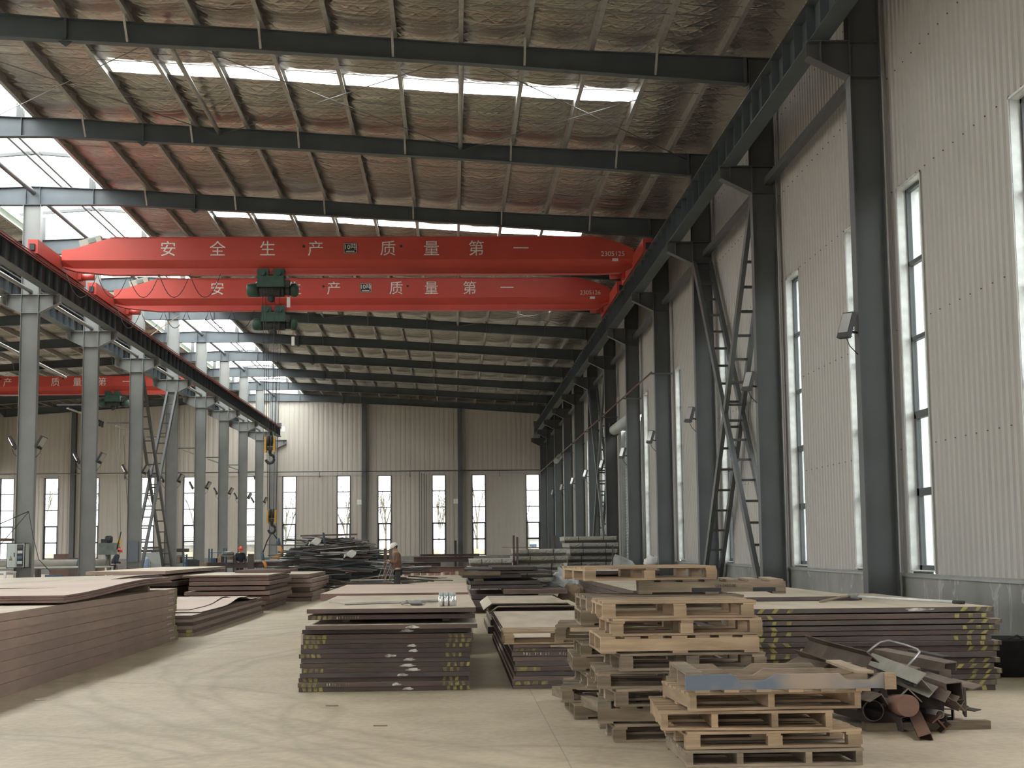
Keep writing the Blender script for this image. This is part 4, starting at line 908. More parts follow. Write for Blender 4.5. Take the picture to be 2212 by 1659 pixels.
# ================================================================== pallets
def board(x0,x1,y0,y1,z0,z1,r,warp=.004):
    m=MB(); n=6; d=[r.uniform(-warp,warp) for _ in range(4)]
    longx=(x1-x0)>(y1-y0)
    fn=lambda u,v:(x0+(x1-x0)*u,y0+(y1-y0)*v,z1+d[0]*math.sin(PI*(u if longx else v))+d[1]*((u if longx else v)-.5))
    m.slab(fn,n if longx else 1,1 if longx else n,z1-z0); return m
def pallet(kind,seed,W=1.2,Dp=1.0,mt=WOODG,H=.13):
    """kind: 'block' (nine blocks), 'stringer' (boards on edge running away from the camera), 'solid' (solid front stringer)"""
    r=random.Random(seed); t=thing('wooden_pallet','','pallet'); hx,hy=W/2,Dp/2; tb=.018
    zt=H
    if kind=='block':
        nb=7; 
        for i in range(nb):
            y=-hy+ (Dp-.1)*i/(nb-1); part('deck_board',board(-hx+r.uniform(-.01,.01),hx+r.uniform(-.01,.01),y,y+.1+r.uniform(-.012,.012),zt-tb,zt,r),mt,t)
        for i in range(3):
            x=-hx+(W-.1)*i/2; part('cross_board',board(x,x+.1,-hy,hy,zt-2*tb,zt-tb,r,.002),mt,t)
            part('bottom_board',board(-hx,hx,-hy+(Dp-.1)*i/2,-hy+(Dp-.1)*i/2+.1,0,tb,r,.002),mt,t)
            for j in range(3):
                y=-hy+(Dp-.1)*j/2; m=MB(); a=r.uniform(-.015,.015); m.box(x+a,x+a+.1,y+.004,y+.096,tb,zt-2*tb); part('block',m,mt,t)
    else:
        ns=3 if kind!='four' else 4
        for i in range(ns):
            if kind in ('stringer','four'):
                x=-hx+.0+(W-.045)*i/(ns-1)+(r.uniform(-.06,.06) if 0<i<ns-1 else 0); m=MB(); m.box(x,x+.045,-hy,hy,tb,zt-tb); part('stringer',m,mt,t)
            else:
                y=-hy+(Dp-.05)*i/2; m=MB(); m.box(-hx,hx,y,y+.05,tb,zt-tb); part('stringer',m,mt,t)
        nb=7
        for i in range(nb):
            if kind in ('stringer','four'):
                y=-hy+(Dp-.11)*i/(nb-1); part('deck_board',board(-hx-.01,hx+.01,y,y+.11+r.uniform(-.02,.01),zt-tb,zt,r),mt,t)
            else:
                x=-hx+(W-.13)*i/(nb-1); part('deck_board',board(x,x+.13+r.uniform(-.03,.01),-hy+.0,hy,zt-tb,zt,r),mt,t)
        for i in range(3):
            if kind in ('stringer','four'): y=-hy+(Dp-.1)*i/2; part('bottom_board',board(-hx,hx,y,y+.1,0,tb,r,.003),mt,t)
            else: x=-hx+(W-.12)*i/2; part('bottom_board',board(x,x+.12,-hy,hy,0,tb,r,.003),mt,t)
    return t
def put(t,x,y,z,rz,label,grp): t.location=(x,y,z); t.rotation_euler=(0,0,rz); t['label']=label; t['group']=grp; return t
GF='pallets of the low front stack'; GT='pallets of the tall stack'; GB='pallets of the rear stack'
# low front stack
put(pallet('four',1,1.21,1.0,WOODG,.112),2.175,10.75,.002,0,'lowest grey pallet of the low front stack, on the floor',GF)
put(pallet('block',2,1.21,1.0,WOOD,.12),2.17,10.78,.118,.015,'light block pallet second from the floor in the low front stack',GF)
put(pallet('four',3,1.17,1.1,WOOD,.128),2.03,10.84,.242,-.06,'light stringer pallet third from the floor in the low front stack',GF)
put(pallet('stringer',4,1.2,1.0,WOOD,.125),2.18,10.80,.374,.05,'light pallet directly under the blue-painted one',GF)
# top pallet of the front stack: blue painted, notched stringers facing the camera
t=thing('wooden_pallet','blue-painted pallet with notched stringers on top of the low front stack','pallet',(2.27,10.72,.503),-.03,GF)
r=random.Random(9); W=1.36
for j in range(3):
    y=-.5+.47*j; pr=[(-W/2,.018)]+[(W/2,.018),(W/2,.118)]
    for a,b,c in ((.62,.36,.075),(-.06,-.34,.075)): pr+=[(a*W/1.3,.118),((a-.07)*W/1.3,c),((b+.05)*W/1.3,c),((b)*W/1.3,.118)]
    pr+=[(-W/2,.118)]
    m=MB(); m.poly(pr,M(((1,0,0,0),(0,0,1,y),(0,1,0,0),(0,0,0,1))),.045); part('stringer',m,WOODB if j==0 else WOODG,t,label='blue-painted front stringer' if j==0 else None)
for x0,x1 in ((-.68,-.56),(.50,.61)): part('deck_board',board(x0,x1,-.5,.5,.118,.136,r),WOODG,t)
for i,x in enumerate((-.62,-.42,-.2,.02,.24,.48)): part('bottom_board',board(x,x+.1,-.52,.5,0,.018,r),WOOD if i%2 else WOODG,t)
m=MB(); m.box(.68,.76,-.51,-.4,.01,.118); part('block',m,WOOD,t)
# tall stack (front column), base at Y = 11.6
hts=[.135]*8; z=.002
spec=[('block',WOODG,1.16,.02,.03),('stringer' if False else 'solid',WOODG,1.18,-.03,-.10),('block',WOODG,1.16,.02,.05),('block',WOODG,1.2,-.05,-.04),('block',WOODG,1.14,.06,.03),('solid',WOOD,1.24,-.02,.0),('block',WOOD,1.18,.03,.02),('block',WOOD,1.2,-.02,0)]
names=['lowest grey pallet of the tall stack, on the floor','second grey pallet from the floor in the tall stack','third grey pallet from the floor in the tall stack','fourth grey pallet from the floor in the tall stack','grey pallet under the one with the solid front beam','pallet with a solid light front beam in the tall stack','light block pallet second from the top in front','top light block pallet of the tall front column']
for i,(k,mt,W,dx,rz) in enumerate(spec):
    o=put(pallet(k,20+i,W,1.0,mt,.132),1.77+dx,12.12,z,rz,names[i],GT); z+=.1345
# rear column
z=.002
for i in range(7):
    r=random.Random(50+i)
    put(pallet('block' if i%3 else 'solid',50+i,1.25,1.0,WOODG,.132),1.66+r.uniform(-.1,.1),13.75+r.uniform(-.1,.1),z,r.uniform(-.14,.1),('lowest dark pallet of the rear stack, on the floor' if i==0 else '%s dark pallet from the floor in the rear stack'%ORD[i]),GB); z+=.1345
put(pallet('block',61,1.38,1.0,WOODG,.125),1.83,13.5,.947,.02,'dark pallet third from the top of the rear stack',GB)
t2=put(pallet('solid',62,1.3,1.05,WOODG,.125),2.34,13.75,1.075,-.10,'dark pallet stencilled with black figures, jutting out right near the top of the rear stack',GB)
m=MB(); m.text('GI4-0457-00',.036,M(((1,0,0,.12),(0,0,-1,-.528),(0,1,0,.07),(0,0,0,1))),.001); part('stencil',m,BLACK,t2,label='black stencilled code')
for a,b in ((-.18,.08),(.36,.56)):
    m=MB(); m.box(a,b,-.528,-.524,.02,.055); part('notch_shade',m,BLACK,t2)  # flat black patches stand in for the shade inside the notches
put(pallet('block',63,1.2,1.0,WOOD,.122),1.68,13.7,1.203,.13,'light block pallet on top of the rear stack',GB)
put(pallet('block',64,1.2,.9,WOOD,.13),1.12,16.53,.472,.0,'light pallet lying on the front end of the stack right of the centre','pallets lying alone')
m=MB(); m.bar((1.02,15.3,.5),(1.32,13.3,.62),.1,.02); solo('loose_plank',m,WOODG,'loose grey plank poking out left of the pallet stacks','plank')
m=MB(); m.bar((1.0,14.9,.09),(1.28,12.0,.20),.09,.09); solo('loose_beam',m,WOODG,'grey square timber leaning at the left foot of the pallet stacks','timber')

# ================================================================== scrap steel pile
def sc(label,mt,fn,*a,name='scrap_piece',cat='scrap steel',**k):
    m=MB(); getattr(m,fn)(*a,**k); return solo(name,m,mt,label,cat,'pieces of the scrap steel pile')
sc('thick round solid bar with a rusty cut end in the scrap pile',RUSTO,'tube',(3.748, 13.0, 0.119),(3.548, 11.7, 0.238),.086,24,name='round_bar')
sc('pale grey H-beam sloping across the middle of the scrap pile',LGREY2,'isec',(3.624, 12.9, 0.465),(3.818, 12.05, 0.359),.165,.12,.008,.006,.78,name='scrap_beam')
sc('brown H-beam with its open end facing front at the left of the scrap pile',SCRAP,'isec',(3.196, 12.9, 0.563),(3.418, 12.35, 0.504),.17,.17,.008,.006,-.62,name='scrap_beam')
sc('second brown H-beam, topmost at the left of the scrap pile',SCRAP,'isec',(3.12, 13.3, 0.587),(3.277, 12.75, 0.536),.17,.17,.008,.006,-.7,name='scrap_beam')
sc('flat bar pointing left out of the scrap pile',SCRAP,'bar',(2.932, 13.0, 0.503),(3.142, 12.7, 0.462),.16,.012,.3,name='flat_bar')
sc('long rusty channel lying open side up on top of the scrap pile',SCRAP,'chan',(3.829, 13.4, 0.566),(4.283, 12.85, 0.479),.20,.08,.01,-1.57,name='steel_channel')
sc('narrow channel below the long one on the scrap pile',SCRAP,'chan',(3.71, 13.2, 0.491),(3.93, 12.7, 0.439),.10,.05,.008,-1.4,name='steel_channel')
sc('wide dark channel standing on edge under the long channel',RUSTD,'chan',(4.228, 13.9, 0.4),(4.295, 13.1, 0.39),.24,.08,.01,0,name='steel_channel')
sc('short flat standing like a post at the right of the scrap pile',SCRAP,'bar',(4.278, 13.0, 0.311),(4.315, 13.1, 0.472),.10,.014,name='flat_bar')
sc('large square tube with a dark open end at the right of the scrap pile',SCRAP,'rhs',(4.032, 12.9, 0.323),(4.022, 12.0, 0.312),.135,.145,.007,.08,name='square_tube')
sc('pointed thin plate sticking out right of the scrap pile',SCRAP,'bar',(4.301, 13.0, 0.311),(4.462, 12.7, 0.274),.13,.008,.2,name='plate_offcut')
sc('brown H-beam on its side under the large square tube',SCRAP,'isec',(3.917, 12.8, 0.296),(4.002, 11.95, 0.24),.145,.10,.008,.006,1.0,name='scrap_beam')
sc('dark plate hanging on edge at the right end of the scrap pile',RUSTD,'bar',(4.394, 12.9, 0.157),(4.19, 12.25, 0.201),.02,.24,name='plate_offcut')
sc('small pointed strip sticking out right near the floor',RUSTD,'bar',(4.184, 12.4, 0.145),(4.24, 12.1, 0.149),.06,.008,.2,name='plate_offcut')
sc('rusty angle with its ridge up over the round bar',SCRAP,'angle',(3.933, 13.0, 0.26),(3.599, 11.85, 0.363),.15,.15,.01,-2.36,name='steel_angle')
sc('small square tube end in the middle of the scrap pile',SCRAP,'rhs',(3.681, 13.0, 0.356),(3.548, 12.2, 0.382),.075,.075,.006,.5,name='square_tube')
sc('grey flat strip under the pale H-beam',GALVD,'bar',(3.751, 12.6, 0.332),(3.797, 12.3, 0.337),.03,.02,name='flat_bar')
sc('second grey flat strip lower under the pale H-beam',GALVD,'bar',(3.799, 12.6, 0.292),(3.829, 12.3, 0.304),.04,.02,name='flat_bar')
sc('orange rusty tube resting its end on the floor in front of the scrap pile',RUSTO,'rhs',(3.746, 12.2, 0.125),(3.6, 11.45, 0.017),.10,.06,.005,.3,name='square_tube')
sc('orange rusty rail piece lying low right of the round bar',RUSTO,'isec',(3.983, 12.9, 0.058),(3.875, 11.9, 0.07),.12,.11,.014,.012,.7,name='scrap_beam')
sc('thin grey pipe end low in the scrap pile',GALVD,'pipe',(3.928, 12.7, 0.092),(3.896, 12.0, 0.133),.035,.005,name='steel_pipe')
sc('dark rusty angle above the wide pipe end',SCRAP,'angle',(3.448, 12.7, 0.275),(3.413, 11.95, 0.311),.12,.1,.008,-2.6,name='steel_angle')
sc('wide dark pipe end at the left foot of the scrap pile',RUSTD,'pipe',(3.663, 13.0, 0.064),(3.352, 12.0, 0.169),.085,.008,22,name='steel_pipe')
sc('dark box section low at the right of the scrap pile',RUSTD,'rhs',(4.281, 13.0, -0.007),(4.032, 12.2, 0.083),.09,.15,.01,name='square_tube')
sc('dark tube lying under the middle of the scrap pile',RUSTD,'rhs',(3.899, 13.2, -0.004),(4.001, 12.5, 0.107),.16,.14,.01,name='square_tube')
sc('dark beam lying at the back of the scrap pile',RUSTD,'isec',(3.786, 13.7, 0.158),(4.296, 13.4, 0.16),.3,.24,.012,.01,name='scrap_beam')
sc('dark square bar wedged under the brown H-beams',RUSTD,'rhs',(3.325, 13.2, 0.243),(3.452, 12.5, 0.216),.2,.2,.01,name='square_tube')
m=MB(); m.path([(3.62, 13.2, 0.518), (3.735, 13.25, 0.596), (3.803, 13.3, 0.627), (3.882, 13.3, 0.641), (4.008, 13.2, 0.605), (4.058, 13.05, 0.58), (4.045, 12.95, 0.561), (3.973, 12.85, 0.52), (3.857, 12.75, 0.442)],.010,7); solo('bent_rod',m,GALVD,'thin rod bent into a loop over the scrap pile','rod','pieces of the scrap steel pile')
m=MB(); m.bar((3.30,12.1,.033),(4.34,12.15,.033),.10,.065); solo('timber_bearer',m,WOODG,'squared timber lying on the floor under the scrap pile','timber')
sc('dark steel offcut buried low inside the scrap pile behind the round bar',RUSTD,'chan',(3.56, 13.1, 0.3),(3.99, 12.2, 0.14),.13,.055,.008,roll=0.06,name='steel_channel')
sc('dark steel offcut buried low inside the scrap pile behind the round bar',SCRAP,'angle',(2.98, 13.47, 0.38),(3.43, 12.61, 0.23),.11,.09,.008,roll=1.00,name='steel_angle')
sc('dark steel offcut buried low inside the scrap pile behind the round bar',RUSTD,'rhs',(3.92, 13.44, 0.29),(3.92, 12.5, 0.17),.08,.08,.006,roll=-0.69,name='square_tube')
sc('dark steel offcut buried low inside the scrap pile behind the round bar',RUSTD,'chan',(3.2, 13.49, 0.38),(3.53, 12.44, 0.28),.13,.055,.008,roll=-0.93,name='steel_channel')
sc('dark steel offcut buried low inside the scrap pile behind the round bar',RUSTD,'angle',(3.21, 13.52, 0.34),(3.49, 12.28, 0.17),.11,.09,.008,roll=0.12,name='steel_angle')
sc('dark steel offcut buried low inside the scrap pile behind the round bar',SCRAP,'bar',(3.27, 13.34, 0.22),(3.58, 12.29, 0.12),.13,.012,roll=0.99,name='flat_bar')
sc('dark steel offcut buried low inside the scrap pile behind the round bar',RUSTD,'chan',(3.12, 13.23, 0.15),(3.58, 11.99, 0.05),.13,.055,.008,roll=0.22,name='steel_channel')
sc('dark steel offcut buried low inside the scrap pile behind the round bar',RUSTD,'rhs',(3.64, 13.33, 0.17),(3.78, 12.38, 0.05),.08,.08,.006,roll=-0.79,name='square_tube')
sc('dark steel offcut buried low inside the scrap pile behind the round bar',SCRAP,'chan',(3.63, 13.04, 0.34),(4.04, 11.93, 0.2),.13,.055,.008,roll=0.84,name='steel_channel')
sc('dark steel offcut buried low inside the scrap pile behind the round bar',RUSTD,'chan',(3.56, 13.1, 0.12),(3.97, 12.07, 0.05),.13,.055,.008,roll=0.12,name='steel_channel')
sc('dark steel offcut buried low inside the scrap pile behind the round bar',SCRAP,'angle',(3.38, 13.26, 0.33),(3.55, 12.33, 0.17),.11,.09,.008,roll=-0.50,name='steel_angle')
sc('dark steel offcut buried low inside the scrap pile behind the round bar',RUSTD,'chan',(3.93, 13.24, 0.3),(3.97, 12.37, 0.15),.13,.055,.008,roll=0.05,name='steel_channel')
sc('dark steel offcut buried low inside the scrap pile behind the round bar',SCRAP,'bar',(3.09, 13.44, 0.18),(3.64, 12.28, 0.05),.13,.012,roll=0.16,name='flat_bar')
sc('dark steel offcut buried low inside the scrap pile behind the round bar',SCRAP,'angle',(3.29, 13.51, 0.27),(3.58, 12.36, 0.21),.11,.09,.008,roll=0.19,name='steel_angle')
# ================================================================== far scrap heap of thin bars
r=random.Random(77)
protos=[]
for i in range(9):
    L=1.0; m=MB(); q=i%4
    if q==0: m.angle((-.5,0,0),(.5,0,0),.05,.05,.006)
    elif q==1: m.rhs((-.5,0,0),(.5,0,0),.045,.06,.004)
    elif q==2: m.bar((-.5,0,0),(.5,0,0),.12,.01)
    else: m.tube((-.5,0,0),(.5,0,0),.022,7)
    protos.append(m.mesh('scrap_bar',[RUSTD,RUSTD,STEELB,GALVD,RUST,STEELB,RUSTD,STEELB,GALVD][i]))
def heap(n,cx,cy,rx,ry,hz,l0,l1,label,grp,name):
    for i in range(n):
        a=r.uniform(0,2*PI); d=math.sqrt(r.random())*.92; u,v=d*math.cos(a),d*math.sin(a)
        zt=hz*(1-d*d)**.75; z=.05+ (zt*r.uniform(.72,1.0) if i%3 else zt*r.uniform(.15,.8))
        o=bpy.data.objects.new(name,r.choice(protos)); COL.objects.link(o)
        L=r.uniform(l0,l1); o.scale=(L,r.uniform(.5,1.2),r.uniform(.5,1.2)); x=cx+u*rx*.62
        o.location=(x,cy+v*ry,z); o.rotation_euler=(r.uniform(-.5,.5),r.uniform(-.13,.13)+.06*u,r.uniform(-.35,.35)+(PI if r.random()<.5 else 0))
        tag(o,label,'scrap bar',grp)
heap(285,-4.2,52.2,2.3,1.5,2.0,.8,2.6,'thin dark scrap bar tangled in the big heap left of the white-helmeted man','scrap bars of the big heap','scrap_bar')
heap(46,-2.2,54.5,2.2,1.3,1.05,1.0,2.2,'thin scrap bar in the low tail of the heap behind the white-helmeted man','scrap bars of the low tail','scrap_bar')
heap(34,-2.9,48.6,1.7,.9,.42,.7,1.5,'short scrap offcut spilled on the floor in front of the big heap','offcuts before the big heap','scrap_offcut')
for p,q,l in (((-5.3,51.0,1.83),(-4.75,51.3,1.62),'bar poking up to the left'),((-4.42,51.2,1.55),(-4.5,51.3,2.08),'bar standing up on the crest'),((-6.4,51,1.68),(-4.6,51.4,1.62),'long flat bar jutting out left'),((-6.35,51,1.32),(-5.6,51.2,1.36),'flat strip jutting out left, lower down'),((-3.3,51,1.62),(-2.75,51.2,1.6),'bar jutting out right')):
    m=MB(); m.bar(p,q,.07,.03); solo('scrap_bar',m,STEELB,l+' on top of the big scrap heap','scrap bar','long bars on the big heap')
for (x,y,z,a,l) in ((-3.55,50.9,1.35,.4,'pale bent sheet offcut on the right slope of the big heap'),(-4.75,51.0,1.78,.2,'pale crumpled sheet scrap on the crest of the big heap'),(-3.0,53.6,.92,.3,'rounded plate offcut leaning in the tail of the heap')):
    m=MB(); m.slab(lambda u,v:(x+(u-.5)*.42,y+(v-.5)*.4,z+.1*(u-.5)+.18*(v-.5)+.05*math.sin(u*7+v*4)),8,5,.01); solo('sheet_offcut',m,LGREY2,l,'sheet offcut')
m=MB(); m.tube((-3.6,53,.55),(-2.1,53,.55),.25,20); solo('steel_drum_pipe',m,RUST,'big brown pipe lying behind the white-helmeted man','pipe')
for x,l in ((-2.34,'left'),(-2.16,'right')):
    m=MB(); m.box(x-.05,x+.05,50.4,50.5,0,1.52); solo('steel_post',m,RUST,'%s one of the pair of rusty posts beside the white-helmeted man'%l,'post','rusty posts by the man')
for i,(z0,z1,x0,x1) in enumerate(((0,.22,-3.6,-1.9),(.24,.36,-3.4,-1.8),(.42,.48,-3.5,-2.0))):
    plate(x0,x1,49.6,51.0,z0,z1,'%s plate of the small pile left of the white-helmeted man, from the floor'%ORD[i],'small plate pile by the man',side=RUSTD,top=DUST,rot=.05*i,seed=650+i)
t=thing('perforated_guard','pale perforated metal panel leaning left of the white-helmeted man','panel',(-2.2,48.9,.3)); m=MB()
for i in range(5): m.bar((-2.55+.12*i,49.1,.45),(-2.3+.12*i,49.1,1.12),.035,.01)
for i in range(4): m.bar((-2.6+.08*i,49.1,.47+.2*i),(-1.95+.08*i,49.1,.42+.2*i),.035,.01)
part('panel',m,LGREY,t,True)

# ================================================================== bundled panel stacks
def bundle(x0,x1,y0,y1,z0,z1,label,grp,seed):
    r=random.Random(seed); t=thing('panel_bundle',label,'panel bundle',((x0+x1)/2,(y0+y1)/2,z0),r.uniform(-.02,.02),grp)
    hx,hy,h=(x1-x0)/2,(y1-y0)/2,z1-z0; m=MB(); m.box(-hx+.02,hx-.02,-hy+.02,hy,0,h*.36); part('dark_gap_slab',m,RUSTD,t)  # dark slab stands in for the shade in the gap between bundles
    m=MB(); vs=[];fs=[]; n=24                       # crumpled wrapping along the edge
    for i in range(n+1):
        for j,(zz,o) in enumerate(((h*.36,.0),(h*.5,.03),(h*.75,.03),(h*.96,0))): vs.append((-hx+2*hx*i/n,-hy-o-.03*noise.noise((i*.9,j*1.7,seed)),zz))
    for i in range(n):
        for j in range(3): fs.append((i*4+j,i*4+4+j,i*4+5+j,i*4+1+j))
    m.add(vs,fs); m.box(-hx,hx,-hy,hy,h*.36,h*.96); part('wrapping',m,GREENISH,t)
    m=MB(); m.box(-hx-.02,hx+.02,-hy-.01,hy,h*.93,h); part('top_panel',m,PANELTOP,t)
    for x in (-hx*.45,hx*.5):
        m=MB(); m.box(x-.012,x+.012,-hy-.05,-hy-.04,0,h); part('strap',m,BLACK,t)
r=random.Random(31)
for i in range(8):
    z=.02+.235*i; bundle(4.06+r.uniform(-.1,.12),6.0+r.uniform(-.12,.05),54.2+r.uniform(-.1,.1),57.5,z,z+.225,('topmost wrapped bundle with a pale top sheet in the tall bundle stack' if i==7 else '%s wrapped bundle from the floor in the tall bundle stack at the shutter'%ORD[i]),'bundles of the tall stack',700+i)
for i in range(6):
    z=.02+.24*i; bundle(1.98+r.uniform(-.08,.08),3.78+r.uniform(-.1,.08),50.5+r.uniform(-.1,.1),54,z,z+.23,('topmost wrapped bundle of the middle bundle stack' if i==5 else '%s wrapped bundle from the floor in the middle bundle stack'%ORD[i]),'bundles of the middle stack',720+i)
for i in range(4):
    z=.02+.3*i; bundle(.42+r.uniform(-.1,.08),1.85+r.uniform(-.1,.06),49.5+r.uniform(-.1,.1),52,z,z+(.27 if i<3 else .22),('topmost wrapped bundle of the small bundle stack' if i==3 else '%s wrapped bundle from the floor in the small bundle stack'%ORD[i]),'bundles of the small stack',740+i)
for i,(x,y,zt) in enumerate(((1.98,49.9,1.92),(2.10,49.9,1.86),(3.62,56.5,2.0),(3.82,56.6,1.95))):
    m=MB(); m.box(x-.035,x+.035,y-.035,y+.035,0,zt); solo('steel_post',m,RUST,'%s rusty post %s'%(('left','right')[i%2],'left of the middle bundle stack' if i<2 else 'standing between the middle and tall bundle stacks'),'post','rusty posts at the bundles')
m=MB(); m.bar((1.6,50.2,1.52),(2.9,50.2,1.5),.05,.03); solo('loose_plank',m,WOODG,'thin plank lying across the top of the middle bundle stack','plank')
m=MB(); m.grid(lambda u,v:(1.85+.2*noise.noise((u*4,v*3,2))+.32*math.cos(2*PI*u)*(1-.6*v),48.7+.3*math.sin(2*PI*u)*(1-.6*v),.85*v+.12*noise.noise((u*9,v*5,7))),22,9,False); solo('roll_of_wrap',m,TARP,'crumpled grey roll of wrap standing left of the middle bundle stack','wrap')
m=MB(); m.grid(lambda u,v:(2.75+.45*(1-.75*v)*math.cos(2*PI*u)+.12*noise.noise((u*5,v*4,1)),37.5+.35*(1-.75*v)*math.sin(2*PI*u),.5+.48*v+.14*noise.noise((u*8,v*6,3))),26,10,False); solo('plastic_heap',m,PLASTIC,'crumpled translucent plastic film beside the mixed dark plates','plastic film')
m=MB(); m.grid(lambda u,v:(2.9+.5*(1-.7*v)*math.cos(2*PI*u)+.15*noise.noise((u*5,v*4,11)),36.5+.35*(1-.7*v)*math.sin(2*PI*u),.0+.6*v+.12*noise.noise((u*8,v*6,13))),26,10,False); solo('plastic_heap',m,CARDB,'torn brownish packing heap right of the mixed dark plates','packing')
# things at the right wall
t=thing('cable_drum_cart','grey tarp-covered machine standing at the right wall before the shutter','machine',(5.5,46.5,0)); m=MB()
m.grid(lambda u,v:(5.35+.55*(1-.5*v**3)*math.cos(2*PI*u),47+.5*(1-.5*v**3)*math.sin(2*PI*u),1.28*v-.25*(math.cos(2*PI*u)+1)*.5*v+.05*noise.noise((u*6,v*5,9))),26,10); part('tarp',m,TARP,t,True)
m=MB(); m.tube((4.9,46.6,.2),(4.95,46.5,1.55),.02,8); part('handle',m,BLACK,t,True)
t=thing('white_sack','crumpled white sack on a crate at the right wall','sack',(6.0,45.2,.9)); m=MB()
m.grid(lambda u,v:(6.02+.28*math.sin(PI*min(.98,.12+v*.8))*math.cos(2*PI*u)+.05*noise.noise((u*6,v*5,4)),45.2+.22*math.sin(PI*min(.98,.12+v*.8))*math.sin(2*PI*u),.86+.36*v+.06*noise.noise((u*7,v*5,6))),22,9); part('sack',m,WHITE,t,True)
m=MB(); m.box(5.7,6.35,44.9,45.6,0,.85); solo('crate',m,WOODG,'crate under the white sack at the right wall','crate')
t=thing('rubber_tub','round black rubber tub on the floor at the right wall','tub',(6.28,16.9,0)); m=MB()
m.lathe([(.26,0),(.31,.38),(.33,.40),(.33,.43),(.30,.43),(.28,.36),(.24,.03)],(6.28,16.9,0),28); part('tub',m,BLACK,t,True)
m=MB(); m.path([(6.2,16.6,.43),(6.28,16.55,.47),(6.36,16.6,.43)],.012); part('handle',m,BLACK,t,True)
for i,(x,y,l) in enumerate(((-1.25,14.6,'dark wood splinter on the floor before the central stack'),(3.3,9.95,'thin dark twig on the floor in the right foreground'),(3.6,9.9,'longer dark twig beside the first in the right foreground'),(-4.3,15.6,'small pale chip on the floor by the long left stack'),(-.7,12.9,'tiny dark leaf on the floor of the aisle'))):
    m=MB(); m.bar((x,y,.006),(x+.12,y-.03*(i%2),.006),.02,.008); solo('floor_scrap',m,WOODG if i!=3 else CHALK,l,'splinter')
# ================================================================== people
def skin(name,pts,edges,mat,par,sub=2,root=0):
    me=bpy.data.meshes.new(name); me.from_pydata([p[:3] for p in pts],edges,[]); o=bpy.data.objects.new(name,me); COL.objects.link(o)
    o.modifiers.new('s','SKIN'); sv=me.skin_vertices[0].data
    for i,p in enumerate(pts):
        rr=p[3] if hasattr(p[3],'__len__') else (p[3],p[3]); sv[i].radius=rr; sv[i].use_root=(i==root)
    o.modifiers['s'].use_smooth_shade=True; ss=o.modifiers.new('u','SUBSURF'); ss.levels=sub; ss.render_levels=sub
    bpy.context.view_layer.update(); nm=bpy.data.meshes.new_from_object(o.evaluated_get(bpy.context.evaluated_depsgraph_get()))
    nm.name=name; nm.materials.clear(); nm.materials.append(mat); nm.polygons.foreach_set('use_smooth',[True]*len(nm.polygons))
    bpy.data.objects.remove(o); bpy.data.meshes.remove(me)
    o=bpy.data.objects.new(name,nm); COL.objects.link(o); o.parent=par; return o
